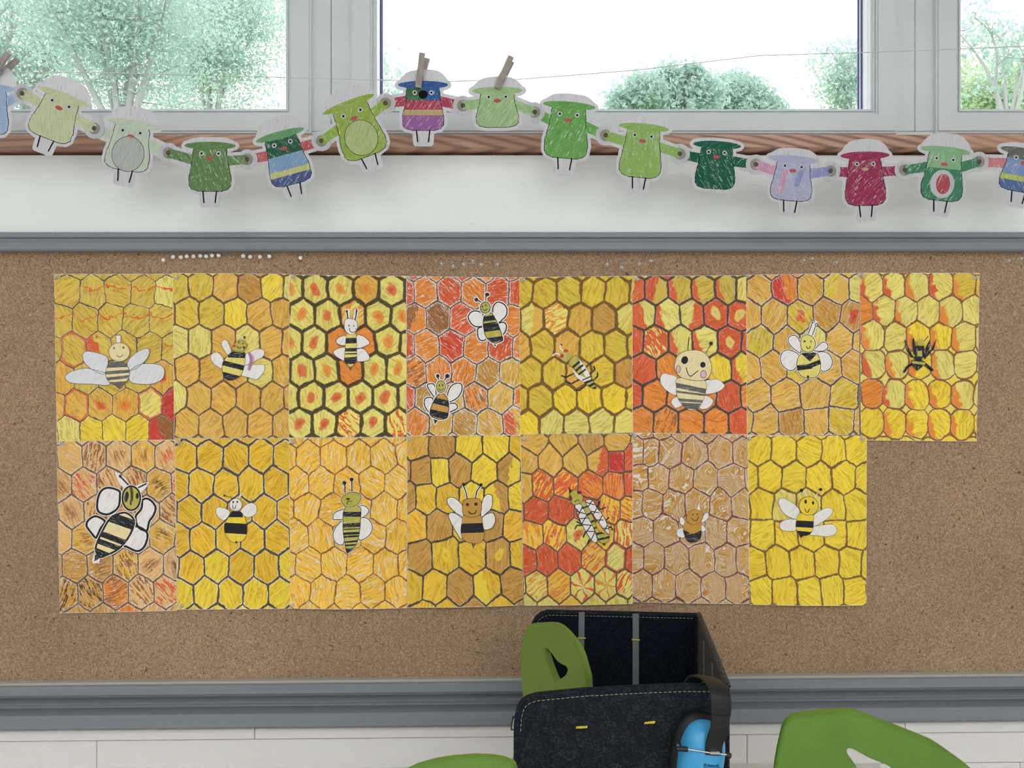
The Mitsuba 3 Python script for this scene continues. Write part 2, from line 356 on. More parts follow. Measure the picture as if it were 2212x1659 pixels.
rail('bottom_rail_groove', [(1493.5, 1.3955), (1499.5, 1.3945)])
rail('bottom_rail_strip', [(1499.2, 1.393), (1500.2, 1.3915), (1511.5, 1.3755), (1512.6, 1.3755), (1513, 1.3765)])
rail('bottom_rail_groove', [(1512, 1.394), (1522, 1.393)])
rail('bottom_rail_strip', [(1521.2, 1.392), (1522.2, 1.390), (1536.2, 1.3735), (1537.4, 1.3725), (1565.0, 1.3725), (1566.2, 1.3735)])

# ------------------------------------------------------------------ crayon honeycomb sheets
SW, SH = 210.0, 297.0
VS = 0.85                        # the cells are drawn taller than regular hexagons
ZM = {'Z1': (100, 580, 4.096), 'Z2': (620, 580, 4.254), 'Z3': (1110, 580, 4.254), 'Z4': (1600, 580, 4.174),
      'Y1': (100, 930, 4.046), 'Y2': (620, 930, 4.148), 'Y3': (1110, 930, 4.148), 'Y4': (1590, 930, 3.556)}
def q(z, x, y): ox, oy, s = ZM[z]; return ox + x / s, oy + y / s
# name, corners (TL TR BR BL), close-up, its bounds, line (colour, width mm, gap mm, white, stroke openness, round), rows of cells, label
SHEETS = [
 ('S1', [(118, 592), (375.5, 592), (378.5, 950), (124.5, 953.5)], 'Z1', (78, 50, 1125, 1528), ('a', 1.1, 1.5, .25, .16, 0),
  [(205, 195, 220, 'g g3r g3r g3r y3r'), (465, 120, 224, 'g3r g3r g3r g3r g3r'), (715, 15, 223, 'g g4r g5r g g g3r'), (965, 130, 223, 'o g g g o1r'),
   (1215, 40, 218, 'o o4r o1r o1O y4r R'), (1450, 190, 203, 'y Y Y Y b5R')], 'mustard yellow honeycomb drawing with thin dark lines and red scribbles, top left of the display'),
 ('S2', [(374, 590), (630, 592), (627, 947), (378, 946)], 'Z1', (1125, 42, 2165, 1505), ('h', 2.4, 1.6, .2, .22, 0),
  [(165, [1170, 1367, 1590, 1800, 2012, 2190], 'd d o t Y y'), (385, 1252, 212, 'd d Y o o'), (650, [1170, 1362, 1560, 1775, 1995, 2190], 'y y o y o o'), (905, 1250, 215, 'o o o y o'),
   (1150, 1130, 219, 'y o o o o'), (1390, 1240, 220, 'o o o o o')], 'ochre honeycomb drawing with brown lines, second from the left in the top row'),
 ('S3', [(626, 593.6), (878.5, 596.5), (878.5, 944), (624.7, 945.5)], 'Z2', (25, 58, 1098, 1550), ('i', 4.6, 0, 0, .08, 0),
  [(190, 30, 233, 'y1O y1r y1O o1O y1r'), (430, 140, 233, 'y1O y1r y8O y1O y1O'), (675, 30, 225, 'y1O y1r O O y1O y'), (930, 145, 220, 'y1r y1O O y1O y1O'),
   (1190, 0, 227, 'y1O y1r y1r y1r y1r y1O'), (1430, 125, 224, 'y1r y1r y8r y1r y8r')], 'pale yellow honeycomb drawing with very thick dark lines and an orange spot in each cell'),
 ('S4', [(878.6, 596.5), (1123.5, 600), (1124, 939.7), (879, 942)], 'Z2', (1100, 75, 2142, 1535), ('j', 1.5, 2.6, .85, .40, 0),
  [(215, [1070, 1268, 1490, 1712, 1945, 2130], 'r O r O r r'), (460, 1165, 225, 'b5O b r O O'), (720, 1060, 226, 'r O r8R O r O'), (950, 1165, 226, 'O8b O O t o'),
   (1190, 1060, 226, 'r t o O8b o O'), (1420, 1190, 224, 'O o t o o5r')], 'red and orange honeycomb drawing with white gaps, the one with two bees'),
 ('S5', [(1121.8, 598.8), (1365.5, 596.5), (1366, 934.5), (1123.6, 938.5)], 'Z3', (52, 80, 1088, 1520), ('k', 3.8, 0, 0, .06, 0),
  [(220, 65, 221, 'd d d d d d'), (470, 165, 222, 'y5o y8O o t y5d'), (715, 40, 224, 'o d o d d d'), (960, 145, 223, 'd d o d t'), (1210, 20, 224, 'd d Y Y Y Y'), (1430, 120, 226, 'Y y y y y')],
  'plain mustard honeycomb drawing with thick brown lines, fifth in the top row'),
 ('S6', [(1365, 596.5), (1611, 595), (1613, 938.5), (1366, 935)], 'Z3', (1090, 65, 2135, 1520), ('j', 3.2, 1.2, .3, .18, 0),
  [(190, [1100, 1300, 1530, 1740, 1955, 2130], 'y5r r5g g2r g2r g2r y'), (420, 1190, 222, 'y5r y2r y5r r1y r1y'), (680, 1080, 225, 'r r8y y2r y2r r1y r'), (920, 1195, 228, 'r O O Y Y2r'),
   (1170, 1065, 226, 'r O4r O O r O'), (1420, 1165, 229, 'O O8b O3r O3r r')], 'red and yellow striped honeycomb drawing with dark lines, sixth in the top row'),
 ('S7', [(1610, 594), (1856, 589.6), (1854.5, 939.4), (1613, 940.6)], 'Z4', (45, 55, 1065, 1505), ('n', 2.0, 1.6, .7, .30, 0),
  [(185, 165, 230, 'o O5R o d5o y'), (430, 60, 238, 'o o d1r t t1R'), (660, 170, 238, 'd o y o o'), (890, 50, 245, 'o o d o o'), (1150, 140, 262, 'o o o d o'), (1390, 210, 232, 'o t o d o')],
  'ochre orange honeycomb drawing with one red patch at its top, seventh in the top row'),
 ('S8', [(1856, 589.6), (2114.4, 590), (2107.4, 953.7), (1857.5, 951)], 'Z4', (1075, 42, 2145, 1557), ('l', 1.9, 1.0, .25, .08, 23.5),
  [(160, 1175, 208, 'y2r y2r y2O y2r d2O'), (385, 1090, 200, 'O y2r y2O y y2O y'), (620, 1190, 205, 'y2O y Y2O Y2O y2O'), (870, 1205, 207, 'y2r y2O Y2O y2O y'), (1140, 1180, 208, 'O y2r Y2O Y2O y2O'),
   (1400, 1175, 208, 'Y Y2O Y2O Y2O Y2O')], 'lemon yellow honeycomb drawing of rounded cells with orange edges, top right of the display'),
 ('S9', [(124.7, 952.7), (379.3, 950), (384.5, 1318), (132, 1323)], 'Y1', (100, 92, 1142, 1588), ('h', 1.8, 2.0, .6, .34, 0),
  [(230, 215, 216, 'p8o p8b p9b o9b p9r'), (480, 115, 221, 'p9b p8r p8b p8b o9B p8r'), (715, 215, 225, 'p9b p8b p8r p p8b o'), (930, 110, 227, 'p8o o9b p p o9B p'), (1190, 240, 225, 't t9b o8b p9b p9B'),
   (1420, 150, 225, 't8B t8B O8b p8b p8r')], 'peach and brown smudged honeycomb drawing, bottom left of the display'),
 ('S10', [(379, 947), (625.5, 946), (629, 1313.6), (384.7, 1315.6)], 'Y1', (1135, 70, 2130, 1560), ('T', 2.5, 1.6, .75, .12, 0),
  [(230, 1215, 222, 'e e e e e'), (470, 1145, 217, 'e e e e e e'), (710, 1255, 218, 'e e e e e'), (945, 1150, 217, 'e e e e e e'), (1190, 1262, 220, 'e Y e e Y'), (1425, 1170, 218, 'Y Y Y Y Y')],
  'golden yellow honeycomb drawing with dark lines, second from the left in the bottom row'),
 ('S11', [(625, 945.7), (878.8, 944.5), (880.4, 1311), (628.4, 1312)], 'Y2', (25, 62, 1078, 1585), ('l', 1.5, .5, .3, .48, 0),
  [(230, 195, 226, 'f f f f f'), (470, 80, 229, 'f f f f f'), (700, 180, 230, 'f f f f f'), (940, 75, 232, 'f f f f f'), (1200, 190, 231, 'f f f f f'), (1440, 95, 224, 'f f f f f')],
  'loosely scribbled golden orange honeycomb drawing with thin lines, third in the bottom row'),
 ('S12', [(879, 941), (1124.3, 939.6), (1130.6, 1305), (881, 1310)], 'Y2', (1078, 45, 2110, 1580), ('T', 2.3, 1.0, .35, .16, 0),
  [(140, 1160, 243, 'o t Y Y e'), (360, [1210, 1385, 1540, 1780, 2010], 't Y t Y t5Y'), (610, [1070, 1240, 1440, 1660, 1890, 2090], 't e e Y t5Y Y'), (850, [1145, 1360, 1600, 1835, 2050], 'f t e t f'),
   (1130, [1190, 1420, 1660, 1900, 2100], 't e1Y e t1Y e'), (1400, [1110, 1310, 1550, 1790, 2030], 'e e t e5Y t')], 'honeycomb drawing of mixed tan and yellow cells, fourth in the bottom row'),
 ('S13', [(1124, 936.8), (1366.2, 936), (1365.7, 1303), (1132, 1306.6)], 'Y3', (60, 28, 1062, 1560), ('h', 2.2, 1.0, .25, .22, 0),
  [(100, [180, 450, 700, 920], 'o o t o'), (270, [120, 320, 550, 760, 930, 1050], 'o o o o5r R r'), (490, [80, 240, 460, 680, 910, 1060], 'o r8f r8f O8r O8r r'), (720, [190, 410, 650, 860, 1040], 'r r r f8r f8r'),
   (930, [150, 350, 570, 800, 1000], 'f8O f8r y1r f y8r'), (1150, [100, 275, 485, 710, 930, 1080], 'r r r o8r y4R r'), (1390, [180, 385, 600, 820, 1000], 'y8O f8O y7r y7O y8r')],
  'fiery red, orange and yellow honeycomb drawing with starburst cells, fifth in the bottom row'),
 ('S14', [(1366.6, 935), (1614, 938.4), (1617.5, 1303), (1365.5, 1299)], 'Y3', (1068, 25, 2098, 1540), ('m', 1.9, 1.4, .7, .66, 0),
  [(190, [1100, 1215, 1400, 1620, 1880, 2050], 't t t t t t'), (430, [1120, 1290, 1495, 1710, 1960], 't t t t t'), (660, [1090, 1230, 1440, 1640, 1860, 2050], 't t t t t t'), (900, [1150, 1360, 1600, 1810, 2010], 't t t t t'),
   (1150, [1095, 1240, 1455, 1680, 1910, 2070], 't t t t t t'), (1400, [1150, 1340, 1560, 1780, 1990], 't t t t t')], 'pale brown scribbled honeycomb drawing with much white showing, sixth in the bottom row'),
 ('S15', [(1614, 940.7), (1870.8, 940.7), (1869.2, 1305.4), (1617.3, 1304)], 'Y4', (87, 40, 998, 1333), ('k', 2.3, .7, .2, .07, 0),
  [(155, [175, 365, 555, 745, 925], 'Y Y Y Y Y'), (360, [70, 250, 440, 630, 820, 1000], 'Y Y Y Y Y Y'), (575, [190, 370, 550, 745, 915], 'Y y y Y Y'), (800, [195, 380, 575, 755, 930], 'Y Y Y Y Y'),
   (1010, [120, 310, 500, 690, 880, 1050], 'Y Y Y Y Y Y'), (1240, [175, 355, 540, 725, 905], 'Y Y Y Y Y')], 'bright yellow honeycomb drawing with neat brown lines, right end of the bottom row'),
]
NS = 60
tab = np.zeros((len(SHEETS), NS, 5), np.float32); tab[:, :, :2] = 5000
par = np.zeros((len(SHEETS), 6), np.float32)
for si, (nm, cor, zm, (bx0, by0, bx1, by1), (lc, lw, gap, white, opn, rnd), rws, lab) in enumerate(SHEETS):
    seeds = []
    def fx(v): return (v - bx0) / (bx1 - bx0) * SW
    def fy(v): return (v - by0) / (by1 - by0) * SH * VS
    rws_ = []
    for r in rws:
        if len(r) == 4: y, x0, dx, tk = r; tk = tk.split(); xs = [x0 + dx * k for k in range(len(tk))]
        else: y, xs, tk = r; tk = tk.split()
        d = (xs[-1] - xs[0]) / (len(xs) - 1)
        if xs[0] - bx0 > .3 * d: xs = [xs[0] - d] + list(xs); tk = [tk[0][0]] + tk
        if bx1 - xs[-1] > .3 * d: xs = list(xs) + [xs[-1] + d]; tk = tk + [tk[-1][0]]
        rws_.append((y, xs, tk))
    dy = (rws_[-1][0] - rws_[0][0]) / (len(rws_) - 1)
    for r, s in ((rws_[0], -1), (rws_[-1], 1)):
        xs = r[1]; d = (xs[-1] - xs[0]) / (len(xs) - 1)
        rws_.append((r[0] + s * dy, [x + d / 2 for x in xs], [t[0] for t in r[2]]))
    for (y, xs, tk) in rws_:
        for x, t in zip(xs, tk):
            mk = int(t[1]) if len(t) > 1 else 0; c2 = t[2] if len(t) > 2 else t[0]
            seeds.append((fx(x), fy(y) + rng.uniform(-2, 2), PAL[t[0]], mk, PAL[c2]))
    assert len(seeds) <= NS, (nm, len(seeds))
    tab[si, :len(seeds)] = seeds
    par[si] = (PAL[lc], lw * .62, gap, white, opn, rnd or 999)
TX, TY, TC, TM, TC2 = [mi.Float(np.ascontiguousarray(tab[:, :, k].ravel())) for k in range(5)]
PP = [mi.Float(np.ascontiguousarray(par[:, k])) for k in range(6)]
dr.eval(TX, TY, TC, TM, TC2, *PP)

def sheet_fn(p, n, uv):
    s = dr.floor(uv.x / 2); u = uv.x - 2 * s; si = mi.UInt32(s)
    x, y = u * SW, uv.y * SH
    lci, lw, gap, white, opn, rnd = [dr.gather(mi.Float, a, si) for a in PP]
    k7 = s * 7.3
    wx = x + 5.0 * (N(x * .045, y * .045, k7) - .5) + 1.6 * (N(x * .22, y * .22, k7 + 3) - .5)
    wy = (y + 5.0 * (N(x * .045, y * .045, k7 + 20) - .5) + 1.6 * (N(x * .22, y * .22, k7 + 23) - .5)) * VS
    d1, d2 = mi.Float(1e9), mi.Float(1e9)
    i1, i2 = mi.UInt32(0), mi.UInt32(0)
    for k in range(NS):
        idx = si * NS + k
        d = dr.square(dr.gather(mi.Float, TX, idx) - wx) + dr.square(dr.gather(mi.Float, TY, idx) - wy)
        b1, b2 = d < d1, d < d2
        i2 = dr.select(b1, i1, dr.select(b2, idx, i2)); d2 = dr.select(b1, d1, dr.select(b2, d, d2))
        i1 = dr.select(b1, idx, i1); d1 = dr.select(b1, d, d1)
    ax, ay = dr.gather(mi.Float, TX, i1), dr.gather(mi.Float, TY, i1)
    sep = dr.sqrt(dr.square(ax - dr.gather(mi.Float, TX, i2)) + dr.square(ay - dr.gather(mi.Float, TY, i2)))
    e = (d2 - d1) / (2 * dr.maximum(sep, 1.0))
    er = rnd - dr.sqrt(d1) + 2.0 * (N(x * .1, y * .1, k7 + 9) - .5)
    outside = er < 0
    e = dr.select(outside, -er, dr.minimum(e, er))
    cell = mi.Float(i1)
    r1, r2, r3 = mikit.cell_rand(cell, 1), mikit.cell_rand(cell, 2), mikit.cell_rand(cell, 3)
    ang = dr.select(opn > .5, 1.2 * (N(x * .03, y * .03, k7) - .5) * 3 + r1 * .6, r1 * 2.6 + .4)
    ca, sa = dr.cos(ang), dr.sin(ang)
    lx, ly = wx - ax, (wy - ay) / VS
    su, sv = ca * x + sa * y, -sa * x + ca * y
    sv = (sv + dr.select(opn > .5, 3, 5) * (N(x * .06, y * .06, cell) - .5)) * dr.select(opn > .6, .52, 1)
    st = .62 * N(su * .11, sv * .95, cell) + .26 * N(su * .5, sv * 1.5, cell + 4) + .12 * N(x * 2.2, y * 2.2)
    st2 = .6 * N(su * .07, sv * .45, cell + 8) + .4 * N(su * .3, sv * 1.1, cell + 5)
    c1 = palette(dr.gather(mi.Float, TC, i1)); c2 = palette(dr.gather(mi.Float, TC2, i1)); mk = dr.gather(mi.Float, TM, i1)
    # tone of the cell, pressed darker in places
    col = c1 * (.93 + .12 * r2) * mi.Color3f(1.0, .97 + .06 * r3, .9 + .2 * r3)
    col = MIX(col, col * mi.Color3f(.74, .64, .52), SS(.48, .80, st2) * .85)
    col = MIX(col, mi.Color3f(1) * col * 1.12 + .015, SS(.45, .2, st2) * .8)
    # marks inside a cell
    nz = N(x * .16, y * .16, k7 + 31) - .5; nf = N(su * .2, sv * 1.2, cell + 13)
    ra = (r2 - .5) * 1.6; bx_, by_ = dr.cos(ra) * lx + dr.sin(ra) * ly, -dr.sin(ra) * lx + dr.cos(ra) * ly
    rr = dr.sqrt(dr.square(bx_ / 8.5) + dr.square(by_ / 13.0)) + nz * .8
    blob = SS(1.1, .75, rr) * .85
    core = SS(.42, .22, rr + (nf - .5) * .6)
    smudge = .95 * SS(1.7, .3, rr) * SS(.3, .62, st2)
    cres = SS(-.5, -.85, lx / 16 - .35 * ly / 22 + nz * .7) * SS(.15, .5, nf + .35)
    arc = SS(2.2, .8, dr.abs(ly + 3 + lx * lx * .018 + nz * 8)) * SS(.25, .55, nf + .15)
    ring = SS(4.2, 3.0, e + nz * 2)
    half = SS(-.5, 2.5, lx * (dr.select(r1 > .5, 1, -1)) + ly * .25 + nz * 12) * SS(.2, .5, nf + .25)
    rad = SS(.55, .85, dr.sin(dr.atan2(ly, lx) * 6 + nz * 3))
    mixs = SS(.50, .62, st2 + nz * .35)
    a = dr.select(mk == 1, blob, dr.select(mk == 2, cres, dr.select(mk == 3, arc, dr.select(mk == 4, ring, dr.select(mk == 5, half, dr.select(mk == 7, rad, dr.select(mk == 8, mixs, dr.select(mk == 9, smudge, 0))))))))
    col = MIX(col, c2, a)
    col = dr.select(mk == 1, MIX(col, c2 * mi.Color3f(.92, .62, .55), core * .8), col)
    # between rounded cells
    col = dr.select(outside, MIX(palette(mi.Float(PAL['y'])), palette(mi.Float(PAL['Y'])), N(x * .03, y * .03)), col)
    # paper showing through the strokes, and the unfilled edge of the cells
    bare = SS(.50 + .22 * (1 - opn), .60 + .22 * (1 - opn), st) * dr.minimum(1, opn * 1.9)
    edge = white * SS(gap, gap * .3, e - lw + (N(su * .5, sv * 1.1, cell + 2) - .5) * gap * 1.6)
    col = MIX(col, PAPER, dr.maximum(bare, edge) * .92)
    # drawn outline: uneven pressure and a waxy grain
    press = .55 + .9 * N(x * .07, y * .07, k7 + 50)
    grain = N(x * 1.6, y * 1.6, 2) - .5
    la = SS(.45, -.25, e - lw * press + grain * (.5 + lw * .55))
    col = MIX(col, palette(lci) * (.55 + .5 * N(x * .5, y * .5, 8)), la * (.88 + .12 * N(x * 1.1, y * 1.1)))
    m = dr.minimum(dr.minimum(x, SW - x), dr.minimum(y, SH - y))
    return MIX(col, PAPER, SS(1.0, .4, m + nz) * .8)
scene['m_sheet'] = {'type': 'twosided', 'bsdf': {'type': 'principled', 'base_color': mikit.proc(sheet_fn), 'roughness': .62, 'specular': .25}}

YSH = 1.3978
SHEET_Y = {}
def bil(cor, u, v):
    (a, b, c, d) = [np.array(k) for k in cor]
    return (a * (1 - u) + b * u) * (1 - v) + (d * (1 - u) + c * u) * v
for si, (nm, cor, zm, bnd, ln, rws, lab) in enumerate(SHEETS):
    NU, NV = 20, 28
    low = si >= 8
    y0 = YSH - .00025 * (si % 3) - (.0004 if low else 0)
    def lift(u, v):
        amp = {10: .011, 11: .010, 12: .006, 13: .005, 14: .009}.get(si, .003 if low else .0022)
        return amp * v ** 7 * (.35 + .65 * math.sin(math.pi * min(max(u * .9 + .05, 0), 1))) + .0009 * math.sin(7 * u + si) * math.sin(math.pi * v)
    SHEET_Y[nm] = y0
    V, U = [], []
    for back in (0, 1):
        for j in range(NV + 1):
            for i in range(NU + 1):
                u, v = i / NU, j / NV; px, py = bil(cor, u, v); w = at(px, py, YC)
                V.append((w[0], y0 - lift(u, v) + .0003 * back, w[2])); U.append((2 * si + min(max(u, .001), .999), v))
    fs = []; off = (NU + 1) * (NV + 1)
    for j in range(NV):
        for i in range(NU):
            a = j * (NU + 1) + i; b, c, d = a + 1, a + NU + 2, a + NU + 1
            fs += [[a, d, c], [a, c, b], [a + off, c + off, d + off], [a + off, b + off, c + off]]
    rim = [i for i in range(NU + 1)] + [j * (NU + 1) + NU for j in range(1, NV + 1)] + [NV * (NU + 1) + i for i in range(NU - 1, -1, -1)] + [j * (NU + 1) for j in range(NV - 1, 0, -1)]
    for a, b in zip(rim, rim[1:] + rim[:1]): fs += [[a, b, b + off], [a, b + off, a + off]]
    solo('honeycomb_drawing', trimesh.Trimesh(V, fs, process=False), 'm_sheet', lab, 'drawing', smooth=False, uv=np.array(U))

# ------------------------------------------------------------------ paper bees glued on the sheets
BW = 0.0011
def wxy(z, x, y):
    w = at(*q(z, x, y), YC - .004); return w[0], w[2]
class Bee:
    """a bee cut from paper: layers of paper and drawn marks, coordinates read from a close-up of the photograph"""
    def __init__(self, z, sheet, label, margin=0, tmul=1.0):
        self.z, self.y = z, SHEET_Y[sheet] - .0016; self.t = thing('paper_bee', label, 'paper bee', 'paper bees glued to the honeycomb drawings')
        self.s = YC / F / ZM[z][2]; self.marks = []; self.silh = []; self.margin = margin; self.n = 0
    def pt(self, pts): return [wxy(self.z, *p) for p in pts]
    def P(self, pts, smooth=True):
        a = self.pt(pts); g = Polygon(spline(a) if smooth else a).buffer(0)
        return g
    def E(self, cx, cy, rx, ry=None, rot=0):
        c = wxy(self.z, cx, cy); g = affinity.scale(Point(0, 0).buffer(1, 10), rx * self.s, (ry or rx) * self.s)
        return affinity.translate(affinity.rotate(g, -rot, origin=(0, 0)), c[0], c[1])
    def L(self, pts, w, smooth=True):
        a = self.pt(pts); a = spline(a, False, 4) if smooth and len(a) > 2 else a
        return LineString(a).buffer(max(w * self.s / 2, .00035), cap_style=1)
    def paper(self, name, g, ch, level, outline=0, oc='K', ang=.5, lev=1, cut=True):
        """a paper piece; outline = width of a drawn edge line in close-up pixels"""
        if self.margin and cut: g2 = g.buffer(self.margin * self.s)
        else: g2 = g
        y = self.y - level * .0003
        if g2 is not g: part(self.t, name + '_edge', (m := slab(g2, y, .0003)), 'm_crayon', uv=cray(m, 'w', .5, 0), label='white cut paper edge')
        y -= .00012 if g2 is not g else 0
        k = self.last = part(self.t, name, (m := slab(g, y, .0003)), 'm_crayon', uv=cray(m, ch, ang, lev))
        self.y_top = y - .0003
        if outline:
            ow = max(outline * self.s, .0006); ring = g.difference(g.buffer(-ow))
            if (m := slab(ring, self.y_top, .00012)) is not None: part(k, 'outline', m, 'm_crayon', uv=cray(m, oc, ang, 0), label='drawn outline')
        return g
    def mark(self, name, g, ch, level, ang=.5, lev=0, clip=None):
        if clip is not None: g = g.intersection(clip)
        m = slab(g, self.y - level * .0003 - .0006, .00014)
        if m is not None: part(self.last, name, m, 'm_crayon', uv=cray(m, ch, ang, lev))
    def bands(self, body, specs, ch='K', level=2, lev=1, ang=.05):
        for (a, b, w) in specs:
            self.mark('stripe', LineString(self.pt([a, b])).buffer(w * self.s / 2, cap_style=2), ch, level, ang, lev, body)

def wings(b, lists, ch='w', outline=3, oc='G', level=0, lev=0):
    for l in lists: b.paper('wing', b.P(l), ch, level, outline, oc, .3, lev)

# first sheet: wide grey wings
b = Bee('Z1', 'S1', 'wide pencil-grey paper bee with four long wings, on the mustard sheet at top left')
wings(b, [[(545, 790), (430, 740), (340, 735), (320, 790), (350, 850), (430, 910), (520, 930)], [(530, 930), (420, 895), (340, 880), (220, 910), (165, 955), (190, 1000), (260, 1020), (400, 1025), (560, 1030)],
          [(715, 840), (760, 770), (830, 725), (895, 705), (915, 740), (890, 800), (820, 870), (740, 905)], [(735, 910), (820, 850), (900, 840), (1000, 850), (1045, 890), (1040, 960), (1000, 1000), (920, 1025), (790, 1020), (735, 990)]], 'W', 4, 'G', 0, 1)
b.paper('antenna', b.P([(615, 590), (662, 590), (660, 665), (620, 665)], False), 'w', 1, 3, 'G')
b.paper('stinger', b.P([(600, 1025), (682, 1022), (645, 1068)], False), 'G', 1)
g = b.paper('body', b.E(632, 925, 108, 112), 'c', 2, 4, 'G'); b.bands(g, [((515, 855), (745, 845), 50), ((515, 925), (745, 908), 28), ((515, 980), (745, 955), 26), ((540, 1022), (730, 1012), 30)], 'G', 2, 1)
b.paper('head', b.E(648, 740, 95, 85), 'c', 3, 4, 'G', .5, 0)
b.mark('eye', b.E(603, 705, 7, 9), 'G', 3); b.mark('eye', b.E(686, 700, 9, 11), 'G', 3); b.mark('mouth', b.L([(628, 770), (645, 783), (665, 780), (682, 762)], 4), 'K', 3)

b = Bee('Z1', 'S2', 'tilted striped paper bee with purple lines across its right wings, on the ochre sheet')
ww = [[(1625, 790), (1560, 700), (1550, 655), (1575, 630), (1610, 650), (1640, 740)], [(1565, 890), (1490, 850), (1455, 800), (1465, 755), (1510, 740), (1550, 770), (1570, 810)],
      [(1755, 770), (1840, 720), (1890, 710), (1930, 730), (1925, 770), (1890, 800), (1755, 860)], [(1750, 860), (1850, 850), (1925, 850), (1932, 900), (1900, 950), (1860, 985), (1790, 965), (1720, 940)]]
wings(b, ww, 'w', 2)
un = unary_union([b.P(w) for w in ww])
b.mark('purple_line', b.L([(1800, 750), (1815, 810), (1795, 890)], 26), 'V', 1, .4, 2, un); b.mark('purple_line', b.L([(1825, 760), (1838, 810), (1815, 870)], 5), 'V', 1, .4, 0, un)
g = b.paper('body', b.P([(1650, 735), (1750, 735), (1762, 800), (1750, 880), (1720, 950), (1640, 990), (1580, 970), (1555, 880), (1575, 810)]), 'y', 2, 3, 'K')
b.bands(g, [((1610, 760), (1770, 768), 52), ((1555, 832), (1765, 885), 44), ((1540, 940), (1720, 985), 62)])
b.paper('antenna', b.L([(1695, 655), (1757, 605)], 16), 'w', 2, 3, 'G')
b.paper('head', b.P([(1650, 690), (1690, 640), (1745, 640), (1775, 665), (1765, 710), (1720, 735), (1655, 725)]), 'L', 3, 3, 'T')
for e in ((1705, 655, 6), (1745, 664, 6)): b.mark('eye', b.E(*e), 'K', 3)
b.mark('cheek', b.E(1666, 686, 10, 12), 'R', 3); b.mark('cheek', b.E(1752, 700, 9, 12), 'M', 3); b.mark('mouth', b.L([(1690, 690), (1710, 706), (1732, 695)], 5), 'K', 3); b.mark('antenna_tip', b.E(1757, 610, 9), 'K', 3)

b = Bee('Z2', 'S3', 'slim upright paper bee with white head and long antennae, on the thick-lined yellow sheet')
wings(b, [[(545, 620), (490, 625), (450, 655), (460, 690), (510, 710), (545, 700)], [(640, 615), (700, 620), (745, 655), (762, 690), (720, 715), (640, 735)], [(540, 730), (480, 730), (425, 760), (440, 800), (490, 835), (540, 850)],
          [(640, 740), (710, 740), (745, 780), (762, 820), (735, 850), (640, 850)]], 'w', 4, 'K')
for tab_, ln in (([(535, 375), (576, 370), (578, 470), (555, 475)], [(550, 390), (556, 420), (562, 470)]), ([(620, 375), (662, 370), (655, 420), (632, 480), (606, 470)], [(640, 385), (636, 430), (626, 470)])):
    b.paper('antenna', b.P(tab_, False), 'w', 1); b.mark('antenna_line', b.L(ln, 10), 'K', 1)
    b.mark('antenna_tip', b.L([(ln[0][0] - 6, ln[0][1] + 10), (ln[0][0], ln[0][1] - 6), (ln[0][0] + 8, ln[0][1] + 6)], 6), 'K', 1)
b.paper('stinger', b.P([(560, 870), (610, 868), (582, 940)], False), 'G', 1)
g = b.paper('body', b.P([(545, 600), (640, 600), (645, 850), (595, 905), (575, 905), (525, 855)], False), 'y', 2, 2, 'G')
b.bands(g, [((515, 667), (655, 660), 50), ((515, 748), (655, 745), 32), ((515, 786), (655, 782), 10), ((515, 852), (655, 842), 62)])
b.paper('head', b.P([(530, 480), (560, 460), (610, 465), (645, 490), (650, 550), (620, 605), (570, 605), (530, 560)]), 'w', 3, 4, 'G')
for e in ((572, 526, 7), (616, 528, 6)): b.mark('eye', b.E(*e), 'K', 3)
b.mark('mouth', b.L([(575, 550), (580, 575), (608, 588), (640, 572), (634, 555)], 6), 'K', 3)

b = Bee('Z2', 'S4', 'smiling black and yellow paper bee with outlined wings, upper one on the red sheet', 9)
wings(b, [[(1805, 420), (1740, 385), (1685, 400), (1660, 450), (1690, 510), (1740, 540), (1802, 525)], [(1890, 420), (1890, 350), (1930, 305), (1990, 320), (2025, 370), (2020, 430), (1985, 470), (1940, 500)],
          [(1815, 540), (1755, 545), (1745, 590), (1760, 650), (1800, 668), (1835, 640)], [(1940, 510), (1990, 490), (2020, 520), (2015, 570), (1985, 615), (1955, 620)]], 'w', 10, 'K')
b.paper('stinger', b.P([(1885, 675), (1935, 675), (1912, 718)], False), 'K', 1, 0)
g = b.paper('body', b.P([(1815, 430), (1875, 405), (1910, 450), (1950, 530), (1985, 640), (1975, 670), (1915, 690), (1850, 660), (1815, 600), (1800, 500)]), 'L', 2, 6, 'K')
b.bands(g, [((1790, 468), (1930, 448), 46), ((1790, 548), (1990, 520), 78), ((1810, 665), (2010, 640), 44)])
for l, e in (([(1797, 320), (1745, 285)], (1740, 287, 17, 19)), ([(1825, 310), (1830, 245)], (1840, 240, 20, 17))):
    b.paper('antenna', b.L(l, 9).union(b.E(*e)), 'K', 2)
b.paper('head', b.E(1822, 360, 48, 55), 'L', 3, 6, 'K')
for e in ((1797, 350, 6, 9), (1828, 338, 5, 9)): b.mark('eye', b.E(*e), 'K', 3.4)
b.mark('mouth', b.L([(1800, 375), (1820, 388), (1840, 372)], 5), 'K', 3.4)

